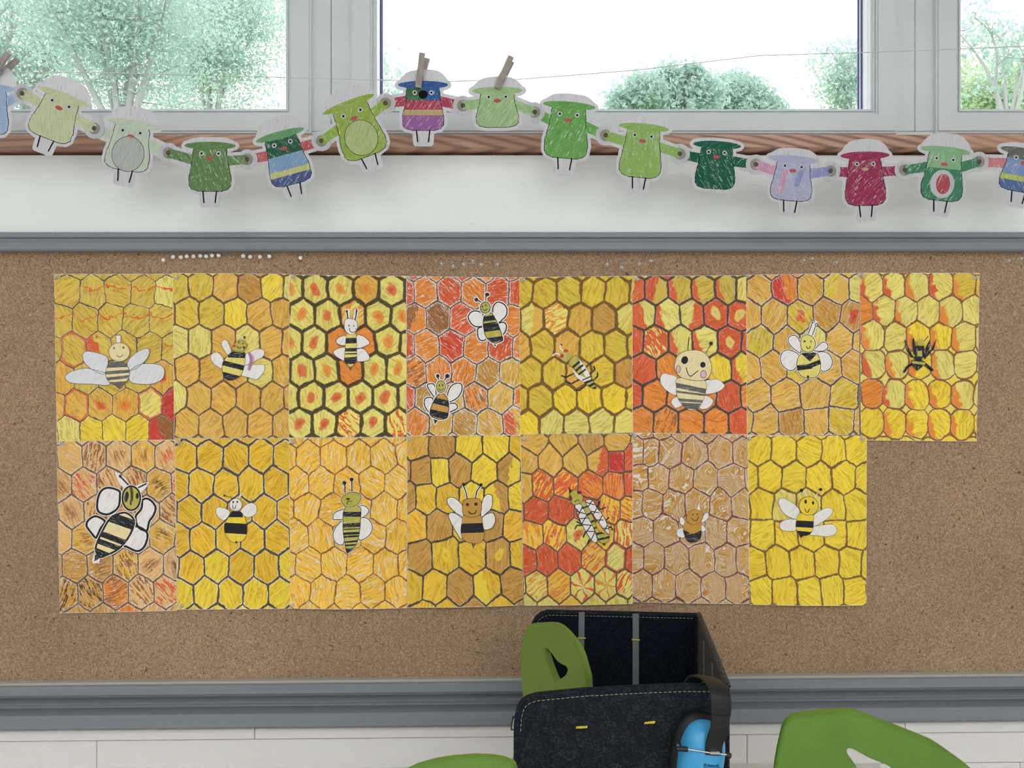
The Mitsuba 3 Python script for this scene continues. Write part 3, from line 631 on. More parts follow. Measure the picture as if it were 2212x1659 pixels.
b = Bee('Z2', 'S4', 'brown and black paper bee with outlined wings, lower one on the red sheet', 9)
wings(b, [[(1365, 1195), (1310, 1130), (1285, 1075), (1310, 1055), (1350, 1060), (1372, 1110)], [(1470, 1160), (1500, 1085), (1555, 1050), (1605, 1060), (1610, 1120), (1570, 1190), (1500, 1230), (1480, 1225)],
          [(1345, 1200), (1300, 1180), (1262, 1200), (1260, 1260), (1290, 1310), (1325, 1330)], [(1488, 1245), (1545, 1235), (1572, 1270), (1550, 1300), (1480, 1322)]], 'w', 9, 'K')
b.paper('stinger', b.P([(1340, 1370), (1395, 1385), (1360, 1430)], False), 'K', 1)
g = b.paper('body', b.P([(1380, 1165), (1430, 1145), (1470, 1180), (1490, 1250), (1485, 1330), (1470, 1375), (1410, 1390), (1340, 1370), (1310, 1330), (1335, 1240)]), 't', 2, 6, 'K')
b.bands(g, [((1330, 1205), (1500, 1248), 56), ((1290, 1318), (1500, 1362), 62)])
for l, e in (([(1398, 1040), (1388, 1000)], (1385, 988, 16, 18)), ([(1440, 1040), (1465, 1000)], (1475, 988, 22, 19))): b.paper('antenna', b.L(l, 10).union(b.E(*e)), 'K', 2)
b.paper('head', b.E(1415, 1085, 45, 58), 'L', 3, 5, 'K', .5, 2)
for e in ((1400, 1075, 6, 8), (1430, 1072, 6, 8)): b.mark('eye', b.E(*e), 'K', 3.4)
b.mark('mouth', b.L([(1390, 1105), (1412, 1118), (1438, 1105)], 5), 'K', 3.4)

b = Bee('Z3', 'S5', 'thin slanted paper bee with red eyes and six black legs, on the plain mustard sheet')
for l in ([(560, 960), (480, 1000), (440, 985)], [(600, 1020), (530, 1060), (478, 1035)], [(640, 935), (680, 890), (720, 860)], [(690, 975), (745, 930), (735, 900)], [(720, 1040), (770, 990), (770, 960)], [(665, 1070), (605, 1120), (555, 1120)]):
    b.paper('leg', b.L(l, 12, False), 'K', 0)
b.paper('antenna', b.L([(460, 765), (425, 730), (432, 695)], 14), 'w', 0); b.paper('antenna', b.L([(435, 800), (390, 780), (358, 802)], 13), 'w', 0)
g = b.paper('body', b.P([(500, 870), (560, 800), (610, 830), (660, 920), (720, 1010), (755, 1090), (748, 1106), (700, 1090), (630, 1030), (560, 930)]), 'L', 1, 3, 'T')
b.bands(g, [((520, 925), (605, 855), 20), ((545, 960), (635, 885), 20), ((575, 990), (660, 925), 16), ((600, 1040), (720, 985), 10), ((630, 1062), (735, 1018), 20), ((670, 1092), (752, 1050), 20), ((710, 1115), (770, 1080), 18)], 'K', 1)
wings(b, [[(598, 848), (640, 880), (690, 960), (705, 1010), (682, 1022), (640, 960)], [(538, 928), (590, 970), (670, 1010), (682, 1030), (640, 1040), (580, 1002)]], 'w', 0, 'G', 2.2)
b.paper('head', b.E(475, 805, 50, 48), 'L', 2); b.mark('eye', b.E(478, 757, 22, 12), 'R', 2); b.mark('eye', b.E(441, 803, 16, 18), 'R', 2); b.mark('antenna_tip', b.E(436, 699, 8), 'K', 1)

b = Bee('Z3', 'S6', 'pale paper bee with a very large pink-cheeked head, on the red striped sheet')
wings(b, [[(1505, 1010), (1420, 970), (1370, 965), (1345, 1000), (1350, 1060), (1400, 1120), (1492, 1162)], [(1750, 1040), (1820, 1020), (1880, 1020), (1935, 1070), (1915, 1110), (1840, 1145), (1750, 1147)],
          [(1500, 1180), (1455, 1200), (1445, 1235), (1470, 1270), (1490, 1285), (1550, 1250)], [(1738, 1178), (1790, 1175), (1832, 1215), (1820, 1250), (1770, 1290), (1700, 1280)]], 'w', 3, 'G')
b.paper('antenna', b.L([(1597, 760), (1608, 635)], 6, False), 'K', 1); b.paper('antenna', b.L([(1765, 775), (1812, 695)], 6, False).union(b.E(1812, 690, 17)), 'K', 1)
g = b.paper('body', b.P([(1510, 1005), (1755, 1030), (1758, 1150), (1730, 1230), (1690, 1280), (1615, 1302), (1545, 1250), (1500, 1180), (1490, 1090)]), 'c', 2, 3, 'G')
b.bands(g, [((1480, 1070), (1770, 1130), 44), ((1480, 1130), (1770, 1165), 18), ((1500, 1205), (1760, 1225), 26), ((1530, 1258), (1720, 1270), 52)], 'G', 2, 1)
b.paper('head', b.P([(1510, 790), (1580, 755), (1690, 750), (1770, 790), (1815, 880), (1810, 960), (1760, 1025), (1640, 1030), (1530, 1000), (1475, 930), (1480, 850)]), 'c', 3, 5, 'G', .35, 1)
b.mark('eye', b.E(1568, 842, 30, 36, 15), 'K', 3); b.mark('eye', b.E(1735, 885, 24, 26), 'K', 3)
for e in ((1510, 925, 22, 36), (1740, 972, 28, 38)): b.mark('cheek', b.E(*e), 'P', 3); b.mark('cheek_outline', b.E(*e).difference(b.E(e[0], e[1], e[2] - 5, e[3] - 5)), 'G', 3.3)
b.mark('mouth', b.L([(1582, 915), (1600, 970), (1625, 990), (1665, 960), (1690, 938)], 7), 'K', 3)

b = Bee('Z4', 'S7', 'winking yellow paper bee with round outlined wings, on the ochre orange sheet', 6)
wings(b, [[(540, 765), (450, 700), (425, 640), (450, 605), (500, 605), (537, 665)], [(525, 780), (450, 735), (390, 740), (358, 790), (365, 860), (420, 915), (470, 920), (505, 880)], [(660, 742), (700, 690), (745, 660), (785, 680), (785, 720), (740, 747)],
          [(688, 765), (760, 750), (810, 785), (830, 850), (800, 910), (740, 930), (713, 890)]], 'w', 6, 'K')
b.paper('antenna', b.P([(598, 610), (640, 480), (655, 462), (690, 490), (650, 625)], False), 'w', 1)
for l, e in (([(600, 610), (645, 490)], (652, 476, 13, 16)), ([(640, 615), (672, 525)], (682, 508, 12, 16))): b.mark('antenna_line', b.L(l, 6).union(b.E(*e).difference(b.E(e[0], e[1], 7, 10))), 'K', 1.2)
g = b.paper('body', b.P([(540, 770), (620, 755), (690, 770), (720, 850), (715, 930), (680, 980), (610, 990), (540, 970), (505, 900), (505, 830)]), 'y', 2, 5, 'K')
b.mark('stripe', b.P([(535, 760), (692, 762), (622, 838)], False), 'K', 2, .1, 1, g); b.bands(g, [((490, 900), (640, 880), 46), ((620, 880), (730, 835), 40)])
b.mark('stinger', b.P([(592, 965), (618, 968), (606, 998)], False), 'K', 2.3)
b.paper('head', b.P([(540, 640), (570, 600), (620, 600), (665, 640), (672, 700), (640, 750), (580, 752), (542, 720)]), 'y', 3, 5, 'K')
b.mark('eye', b.E(573, 657, 9), 'K', 3.4); b.mark('eye', b.L([(624, 650), (630, 666), (637, 650)], 4), 'K', 3.4); b.mark('mouth', b.L([(590, 705), (600, 722), (618, 716), (622, 700)], 6), 'K', 3.4)

b = Bee('Z4', 'S8', 'black six-legged paper bee without wings, on the lemon yellow sheet at top right')
for p in ([(1475, 640), (1492, 655), (1522, 740), (1560, 800), (1540, 805), (1500, 745)], [(1555, 620), (1570, 655), (1585, 770), (1562, 775), (1547, 665)], [(1712, 635), (1702, 720), (1655, 800), (1640, 790), (1680, 690)], [(1762, 640), (1742, 725), (1660, 815), (1650, 795), (1720, 725)]):
    b.paper('leg', b.P(p, False), 'K', 0)
b.paper('leg', b.L([(1560, 850), (1500, 890), (1475, 930)], 20, False), 'K', 0); b.paper('leg', b.L([(1640, 845), (1690, 885), (1722, 915)], 26, False), 'K', 0)
b.paper('antenna', b.L([(1615, 578), (1622, 645)], 8), 'y', 0); b.paper('antenna', b.L([(1690, 610), (1655, 655)], 7), 'G', 0)
b.paper('abdomen', b.P([(1540, 830), (1620, 812), (1662, 850), (1632, 890), (1590, 922), (1550, 880)], False), 'K', 1); b.mark('stripe', b.L([(1552, 846), (1650, 858)], 24, False), 'L', 1, .1, 2)
b.paper('thorax', b.P([(1572, 698), (1652, 698), (1645, 800), (1620, 825), (1560, 815), (1573, 780)], False), 'K', 2, 0); b.mark('patch', b.P([(1592, 742), (1630, 742), (1635, 795), (1586, 790)], False), 'L', 2, .4, 1)
b.paper('head', b.E(1620, 668, 33, 28), 'L', 3, 0, 'K', .3, 2)

b = Bee('Y1', 'S9', 'big charcoal-outlined paper bee lying on its side, on the peach and brown sheet', 7)
wings(b, [[(645, 520), (540, 490), (470, 530), (440, 620), (450, 710), (530, 742), (605, 710), (645, 660), (655, 580)], [(525, 790), (440, 740), (370, 770), (345, 830), (390, 900), (440, 945), (485, 860)],
          [(835, 605), (880, 585), (930, 610), (967, 670), (950, 740), (910, 800), (885, 882), (800, 850), (775, 750), (825, 680)], [(755, 830), (890, 885), (872, 1010), (800, 1062), (700, 1022), (655, 1000)]], 'w', 18, 'K', 0, 1)
for tb, l in (([(610, 370), (640, 382), (690, 420), (730, 475), (690, 505), (645, 455)], [(650, 400), (722, 475)]), ([(785, 492), (830, 470), (895, 455), (872, 492), (820, 545)], [(800, 502), (875, 465)])):
    b.paper('antenna', b.P(tb, False), 'w', 1); b.mark('antenna_line', b.L(l, 12), 'K', 1.2)
b.mark('antenna_tip', b.P([(650, 382), (664, 397), (650, 414), (636, 398)], False), 'K', 1.4)
b.paper('stinger', b.P([(425, 1085), (475, 1085), (460, 1150), (415, 1155), (412, 1130)], False), 'w', 1); b.mark('stinger_tip', b.P([(430, 1085), (485, 1085), (455, 1125), (425, 1140)], False), 'K', 1.2, .3, 1)
g = b.paper('body', b.P([(600, 730), (700, 710), (775, 770), (770, 850), (720, 950), (640, 1040), (540, 1092), (470, 1112), (430, 1050), (440, 980), (500, 850), (550, 770)]), 'c', 2, 16, 'K', .6, 1)
b.bands(g, [((540, 745), (780, 830), 86), ((470, 895), (720, 990), 50), ((450, 960), (680, 1045), 46), ((420, 1040), (580, 1105), 46)], 'K', 2, 1, .85)
b.paper('head', b.E(748, 590, 85, 112), 'L', 3, 14, 'K', .5, 1); b.mark('eye', b.E(706, 578, 18, 46, 10), 'K', 3.4, .5, 1); b.mark('eye', b.E(800, 570, 12, 26), 'K', 3.4); b.mark('stripe', b.L([(745, 500), (755, 560), (745, 640)], 22), 'T', 3.3, .5, 2)

b = Bee('Y1', 'S10', 'white-faced paper bee with a black middle band, on the golden yellow sheet')
wings(b, [[(1605, 705), (1550, 675), (1495, 670), (1482, 715), (1510, 762), (1555, 786), (1592, 752)], [(1695, 705), (1750, 645), (1800, 632), (1835, 655), (1838, 720), (1780, 757), (1715, 742)]], 'w', 2, 'G')
b.paper('antenna', b.L([(1557, 568), (1620, 585)], 5).union(b.E(1557, 568, 8)), 'K', 1); b.paper('antenna', b.L([(1685, 600), (1698, 568)], 6).union(b.E(1699, 567, 9)), 'w', 1)
g = b.paper('body', b.P([(1635, 700), (1690, 700), (1740, 762), (1758, 850), (1740, 940), (1680, 977), (1610, 965), (1565, 900), (1560, 820), (1598, 750)]), 'Y', 2, 3, 'G')
b.bands(g, [((1580, 730), (1720, 730), 52), ((1540, 848), (1780, 862), 90)], 'K', 2, 0); b.mark('stinger', b.E(1663, 975, 9), 'K', 2.3)
b.paper('head', b.E(1658, 648, 55, 56), 'w', 3, 2, 'G')
for e in ((1637, 625, 7, 9), (1672, 622, 7, 9)): b.mark('eye', b.E(*e), 'K', 3)
b.mark('mouth', b.L([(1633, 652), (1636, 678), (1650, 684), (1657, 654)], 5), 'K', 3)

b = Bee('Y2', 'S11', 'olive-headed paper bee with a long scribbled body, on the scribbled golden orange sheet', 4)
wings(b, [[(515, 710), (450, 720), (415, 750), (415, 795), (450, 800), (512, 790)], [(652, 678), (700, 675), (738, 715), (710, 762), (655, 782)], [(508, 810), (440, 860), (410, 930), (430, 1000), (480, 1027), (512, 1000)], [(652, 800), (710, 780), (755, 820), (767, 880), (730, 950), (645, 977)]], 'w', 6, 'K')
for l, e in (([(523, 590), (518, 475)], (514, 468, 19, 18)), ([(583, 560), (582, 450)], (580, 438, 18, 17))): b.paper('antenna', b.L(l, 10).union(b.E(*e)), 'K', 1)
g = b.paper('body', b.P([(520, 690), (655, 680), (662, 800), (650, 930), (620, 1030), (560, 1087), (535, 1092), (515, 1000), (500, 850)]), 'L', 2, 5, 'K', .05, 2)
b.bands(g, [((495, 748), (670, 750), 44), ((495, 852), (670, 842), 36), ((495, 885), (670, 878), 8), ((495, 925), (670, 915), 22), ((500, 952), (660, 942), 16), ((510, 1000), (640, 988), 14), ((515, 1030), (620, 1022), 14), ((520, 1075), (600, 1072), 38)])
b.paper('head', b.P([(485, 612), (540, 560), (610, 548), (665, 575), (660, 630), (620, 672), (560, 690), (510, 672)]), 'L', 3, 5, 'K', .3, 0)
b.mark('eye', b.E(548, 612, 18, 10), 'T', 3.4); b.mark('mouth', b.L([(540, 660), (548, 635), (580, 630)], 6), 'K', 3.4)

b = Bee('Y2', 'S12', 'smiling tan paper bee with one wide black belt, on the mixed tan and yellow sheet')
wings(b, [[(1580, 685), (1530, 620), (1480, 595), (1435, 608), (1440, 660), (1490, 720), (1575, 785)], [(1735, 685), (1760, 600), (1800, 568), (1842, 590), (1835, 690), (1790, 740), (1740, 775)], [(1580, 790), (1510, 740), (1460, 735), (1445, 770), (1480, 850), (1520, 920), (1570, 975)],
          [(1740, 790), (1800, 740), (1850, 740), (1870, 800), (1840, 872), (1765, 888)]], 'w', 5, 'K')
for l, e in (([(1617, 615), (1600, 540), (1578, 490)], (1583, 483, 15)), ([(1688, 610), (1703, 540), (1740, 492)], (1737, 487, 15))):
    b.paper('antenna', b.L(l, 24), 'w', 1); b.mark('antenna_line', b.L(l, 9).union(b.E(*e)), 'K', 1)
b.paper('stinger', b.P([(1652, 1000), (1692, 1000), (1670, 1056)], False), 'K', 1)
g = b.paper('body', b.P([(1590, 755), (1730, 755), (1757, 850), (1767, 940), (1740, 1000), (1670, 1012), (1590, 985), (1558, 920), (1565, 830)]), 't', 2, 3, 'T'); b.bands(g, [((1540, 877), (1780, 868), 84)], 'K', 2, 0)
b.paper('head', b.P([(1585, 620), (1650, 605), (1720, 610), (1745, 650), (1737, 740), (1700, 770), (1640, 777), (1580, 752), (1570, 690)]), 't', 3, 4, 'T', .3, 0)
for e in ((1617, 662, 14), (1693, 658, 15)): b.mark('eye', b.E(*e), 'T', 3)
b.mark('mouth', b.L([(1628, 725), (1650, 745), (1685, 738), (1697, 715)], 10), 'T', 3)

b = Bee('Y3', 'S13', 'slanted paper insect with a white cross-hatched back, on the fiery red sheet')
for l in ([(640, 850), (565, 848), (548, 880)], [(560, 815), (600, 835)], [(690, 920), (640, 912), (622, 955)], [(720, 980), (675, 978), (662, 1010)], [(740, 690), (760, 660), (772, 635)], [(755, 715), (795, 698), (820, 690)], [(800, 815), (830, 800), (850, 780)], [(830, 880), (870, 860), (885, 890)]):
    b.paper('leg', b.L(l, 11, False), 'K', 0)
b.paper('horn', b.P([(490, 505), (522, 545), (500, 570)], False), 'K', 0)
b.paper('stinger', b.P([(780, 1000), (830, 995), (812, 1032)], False), 'K', 0)
g = b.paper('body', b.P([(585, 655), (640, 635), (700, 750), (760, 890), (850, 935), (852, 970), (820, 1012), (760, 992), (735, 920), (660, 770)]), 'L', 1, 3, 'T', .3, 2)
b.bands(g, [((600, 700), (680, 670), 14), ((640, 760), (720, 730), 16), ((665, 830), (760, 790), 16), ((700, 880), (800, 850), 16), ((730, 930), (860, 900), 20), ((740, 980), (870, 950), 18)], 'K', 1)
w1, w2 = b.P([(640, 630), (700, 620), (745, 690), (800, 760), (850, 870), (858, 930), (815, 900), (740, 800), (672, 700)]), b.P([(545, 670), (600, 660), (650, 750), (705, 850), (745, 960), (740, 1002), (700, 990), (640, 900), (590, 800)])
for wg in (w1, w2): b.paper('wing', wg, 'w', 2, 4, 'K')
for l in ([(555, 720), (640, 745)], [(620, 670), (570, 770)], [(575, 790), (690, 780)], [(650, 760), (600, 850)], [(605, 840), (720, 850)], [(690, 850), (640, 920)], [(640, 900), (750, 905)], [(730, 900), (690, 980)], [(560, 700), (590, 745)],
          [(640, 640), (720, 665)], [(705, 620), (660, 690)], [(680, 720), (760, 735)], [(745, 690), (700, 770)], [(720, 800), (800, 800)], [(790, 760), (750, 840)], [(770, 870), (850, 880)], [(835, 850), (800, 920)]):
    b.mark('cross_line', b.L(l, 7), 'K', 2.4, .5, 0, w1.union(w2))
b.paper('head', b.P([(510, 550), (550, 530), (600, 560), (622, 610), (590, 652), (540, 667), (508, 630), (498, 590)]), 'L', 3, 3, 'K', .3, 1)
b.mark('eye', b.E(586, 553, 20, 15), 'M', 3.2); b.mark('eye', b.E(508, 602, 12, 24, -10), 'M', 3.2); b.mark('mouth', b.L([(545, 635), (570, 622), (585, 630)], 5), 'K', 3.2)

b = Bee('Y3', 'S14', 'small tan paper bee with a black lower half, on the pale brown sheet')
b.paper('wing', b.E(1507, 812, 24, 40, -15), 'w', 0, 2, 'G'); wings(b, [[(1680, 795), (1710, 742), (1745, 742), (1737, 790), (1685, 825)], [(1530, 875), (1475, 880), (1455, 910), (1470, 950), (1528, 958)], [(1665, 865), (1690, 845), (1722, 890), (1675, 908)]], 'w', 2, 'G')
b.paper('antenna', b.P([(1636, 715), (1657, 652), (1670, 715)], False), 'w', 0)
g = b.paper('body', b.P([(1530, 825), (1600, 845), (1665, 825), (1680, 880), (1672, 960), (1640, 992), (1590, 1002), (1550, 982), (1515, 895)]), 't', 2, 0, 'K', .4, 0)
b.mark('stripe', b.P([(1512, 890), (1600, 925), (1682, 895), (1672, 962), (1640, 995), (1590, 1004), (1548, 985)]), 'K', 2, .05, 1, g)
b.paper('head', b.P([(1560, 730), (1620, 705), (1670, 720), (1692, 780), (1660, 827), (1600, 842), (1548, 800)]), 't', 3, 2, 'b', .4, 0); b.mark('mouth', b.L([(1590, 780), (1610, 805), (1640, 800), (1650, 770)], 5), 'T', 3); b.mark('eye', b.E(1602, 752, 6), 'T', 3); b.mark('eye', b.E(1640, 748, 6), 'T', 3)

b = Bee('Y4', 'S15', 'round-headed yellow paper bee with four long white wings, on the bright yellow sheet')
wings(b, [[(485, 605), (410, 540), (350, 518), (322, 545), (345, 610), (390, 655), (470, 682)], [(468, 690), (400, 680), (340, 705), (335, 745), (370, 770), (460, 767)], [(585, 662), (650, 610), (710, 590), (742, 615), (720, 660), (650, 710), (585, 735)],
          [(580, 742), (660, 725), (740, 720), (774, 755), (760, 795), (700, 815), (620, 807), (555, 797)]], 'w', 2, 'G')
for l, e in (([(545, 515), (525, 480), (500, 459)], (500, 459, 13)), ([(598, 522), (625, 480), (647, 452)], (647, 452, 12))): b.paper('antenna', b.L(l, 6), 'W', 1); b.mark('antenna_tip', b.E(*e), 'K', 1)
b.paper('stinger', b.P([(480, 785), (525, 795), (495, 826)], False), 'K', 1)
g = b.paper('body', b.P([(485, 635), (585, 640), (593, 700), (580, 780), (520, 807), (470, 777), (456, 720)]), 'Y', 2, 2, 'G'); b.bands(g, [((445, 714), (605, 722), 50), ((455, 788), (590, 800), 40)], 'K', 2, 0)
b.paper('head', b.E(555, 578, 75, 73), 'Y', 3, 3, 'T', .3, 0)
for e in ((531, 545, 9, 15), (588, 555, 8, 14)): b.mark('eye', b.E(*e), 'K', 3)
for e in ((506, 581, 13, 6, 0), (592, 608, 13, 7, 20)): b.mark('cheek', b.E(*e), 'P', 3)
b.mark('mouth', b.L([(527, 600), (532, 620), (548, 625), (560, 600)], 5), 'T', 3)

# ------------------------------------------------------------------ push pins
def pin_mesh(x, z, y, s=1.0, dx=0.0, dz=0.0):
    """a push pin pressed in at (x, y, z), its head standing out towards the room and leaning by dx, dz"""
    pr = [(0, .0), (.0042, .0), (.0044, .0006), (.0040, .0012), (.0021, .0022), (.0018, .0050), (.0026, .0068), (.0031, .0076), (.0031, .0086), (.0026, .0092), (0, .0093)]
    m = lathe(np.array(pr) * s, 16); ax = np.array([dx, -1, dz]); ax /= np.linalg.norm(ax)
    m.apply_transform(trimesh.geometry.align_vectors([0, 0, 1], ax)); m.apply_translation((x, y, z)); return m
def round_pin(x, z, y):
    pr = [(0, .0), (.0012, .0), (.0012, .0030), (.0030, .0034), (.0038, .0045), (.0040, .0058), (.0036, .0072), (.0024, .0082), (0, .0086)]
    m = lathe(pr, 16); m.apply_transform(trimesh.geometry.align_vectors([0, 0, 1], [0, -1, 0])); m.apply_translation((x, y, z)); return m
PINS = [(356, 563), (377, 556), (393.6, 557), (406.6, 555), (421, 555), (435.6, 554), (448, 555), (461, 553.5), (475, 553), (528, 554), (543, 556), (564, 556), (584, 555), (651, 558)]
for i, (px, py) in enumerate(PINS):
    w = at(px, py, YC)
    od = ['first', 'second', 'third', 'fourth', 'fifth', 'sixth', 'seventh', 'eighth']
    lab = 'lone white round-headed pin at the right end of the pin row' if i == 13 else 'lowest white round-headed pin, at the left end of the pin row' if i == 0 else \
          f'{od[i - 1]} from the left in the close row of eight white pins' if i < 9 else f'{od[i - 9]} from the left in the loose row of four white pins'
    solo('push_pin', round_pin(w[0], w[2], YC), 'm_pin_white', lab, 'push pin', 'white pins along the top of the cork', smooth=40)
for i, (px, py) in enumerate([(953.4, 570), (978, 574.4), (1001.7, 570.6), (1021.5, 564.6), (1040, 571), (1073.6, 570), (1312, 571), (1343.5, 576.6), (1383, 569), (1406, 563), (1736.5, 563), (1756, 558), (1807, 567.6), (2181, 563), (2208, 558)]):
    w = at(px, py, YC - .008)
    g_ = 0 if i < 6 else 1 if i < 10 else 2 if i < 13 else 3
    lab = f'{od[i - (0, 6, 10, 13)[g_]]} from the left of the clear pins in the cork ' + ['above the two-bee sheet', 'above the red striped sheet', 'above the ochre orange sheet', 'near the right picture edge'][g_]
    solo('push_pin', pin_mesh(w[0], w[2], YC, .85, rng.uniform(-.15, .15), rng.uniform(-.1, .2)), 'm_pin_clear', lab, 'push pin', ['clear pins above the two-bee sheet', 'clear pins above the striped sheet', 'clear pins above the ochre orange sheet', 'clear pins at the right edge'][0 if i < 6 else 1 if i < 10 else 2 if i < 13 else 3], smooth=40)
CP = [(121, 597, 'upper left corner of the mustard sheet at top left'), (378, 598, 'upper left corner of the ochre sheet'), (630.5, 596, 'upper left corner of the thick-lined sheet'), (884, 600, 'upper left corner of the two-bee sheet'),
      (1130, 604.5, 'upper left corner of the plain mustard sheet'), (1378, 602, 'upper left corner of the red striped sheet'), (1619, 595, 'upper left corner of the ochre orange sheet'), (1864, 594, 'upper left corner of the lemon sheet'),
      (2111, 599, 'upper right corner of the lemon sheet'), (126, 959, 'upper left corner of the peach and brown sheet'), (383, 956, 'upper left corner of the golden yellow sheet'), (630, 955, 'upper left corner of the golden orange sheet'),
      (885, 948, 'upper left corner of the tan and yellow sheet'), (1133, 949, 'upper left corner of the fiery red sheet'), (1373, 941, 'upper left corner of the pale brown sheet'), (1622, 948, 'upper left corner of the bright yellow sheet'),
      (1866, 948, 'upper right corner of the bright yellow sheet'), (136, 1318, 'lower left corner of the peach and brown sheet'), (389, 1311, 'lower left corner of the golden yellow sheet'), (633, 1307, 'lower left corner of the golden orange sheet')]
for px, py, lab in CP:
    y = YSH - .0012; w = at(px, py, y - .008)
    solo('push_pin', pin_mesh(w[0], w[2], y, .85, rng.uniform(-.2, .2), rng.uniform(-.1, .2)), 'm_pin_clear', 'clear pin in the ' + lab, 'push pin', 'clear pins holding the drawings', smooth=40)

# ------------------------------------------------------------------ garland of paper dolls on a string
YG = 1.300
def gp(px, py): w = at(px, py, YG); return (w[0], w[2])
HANDS = [(50, 203), (205, 278), (365, 331), (535, 345), (695, 305), (833, 224), (1000, 229), (1155, 243), (1308, 293), (1468, 333), (1632, 356), (1793, 370), (1953, 368), (2113, 350)]
# top of the face, bottom of the body, width, height of the cap, bands (from, to, colour), brim, arms, label, extras
DOLLS = [
 ((-22, 185), (-32, 290), 96, 40, [(0, 1, 'A0')], 'A0', ('A0', 'A0'), 'light blue paper doll cut off by the left picture edge', {}),
 ((140, 206), (103, 300), 98, 30, [(0, 1, 'A1')], 'A1', ('A1', 'A1'), 'pale straw yellow paper doll leaning right, second from the left', {}),
 ((288, 264), (271, 368), 96, 26, [(0, 1, 'A2')], 'A2', ('A2', 'A2'), 'very pale mint paper doll with a round white belly', {'belly': 'D5'}),
 ((455, 312), (454, 414), 92, 8, [(0, 1, 'A3')], 'A3', ('A3', 'A3'), 'moss green paper doll in a flat cap, above the row of white pins', {}),
 ((604, 288), (634, 398), 90, 28, [(0, .42, 'A4'), (.42, .70, 'A5'), (.70, .81, 'A6'), (.81, 1, 'A7')], 'D2', ('A8', 'A8'), 'paper doll with green head, red sleeves and blue tunic, below the left window post', {}),
 ((752, 222), (796, 338), 98, 24, [(0, 1, 'A9')], 'A9', ('A9', 'A9'), 'bright lime green paper doll with a large round belly, leaning left', {'belly': 'B0'}),
 ((914, 180), (914, 282), 90, 22, [(0, .36, 'B1'), (.36, .56, 'B3'), (.56, .68, 'B4'), (.68, 1, 'B5')], 'B2', ('B3', 'B3'), 'paper doll with green and blue head, crimson sleeves and purple skirt', {'half': 'B2', 'patch': 1}),
 ((1074, 194), (1075, 276), 92, 20, [(0, 1, 'B6')], 'B6', ('B6', 'B6'), 'pale green paper doll without legs, pegged beside the purple-skirted doll', {'nolegs': 1}),
 ((1230, 224), (1220, 342), 94, 14, [(0, 1, 'B7')], 'B7', ('B7', 'B7'), 'grass green paper doll in front of the middle window bottom rail', {}),
 ((1391, 272), (1380, 384), 90, 14, [(0, 1, 'B8')], 'B8', ('B8', 'B8'), 'fresh yellow-green paper doll below the distant trees', {}),
 ((1549, 310), (1543, 408), 86, 4, [(0, 1, 'B9')], 'B9', ('B9', 'B9'), 'dark bottle green paper doll with folded legs', {'nolegs': 1}),
 ((1714, 342), (1706, 434), 90, 14, [(0, 1, 'C0')], 'C0', ('C1', 'C2'), 'lavender paper doll with one pink and one violet sleeve', {'streak': 'C1'}),
 ((1868, 332), (1870, 444), 88, 24, [(0, 1, 'C3')], 'C3', ('C3', 'C3'), 'crimson magenta paper doll in the right half of the garland', {}),
 ((2042, 322), (2030, 434), 90, 26, [(0, .38, 'C4'), (.38, 1, 'C5')], 'C4', ('C5', 'C5'), 'teal green paper doll with a red patch on a white belly', {'heart': 'C6'}),
 ((2216, 326), (2200, 414), 92, 8, [(0, .22, 'D0'), (.22, .62, 'C7'), (.62, .75, 'C8'), (.75, 1, 'C9')], 'D0', ('D1', 'D1'), 'blue paper doll with a yellow-green stripe, cut off by the right picture edge', {}),
]
def profile(t):
    return np.interp(t, [0, .05, .15, .32, .5, .72, .88, .96, 1.0], [.30, .36, .40, .41, .45, .50, .49, .42, .27])
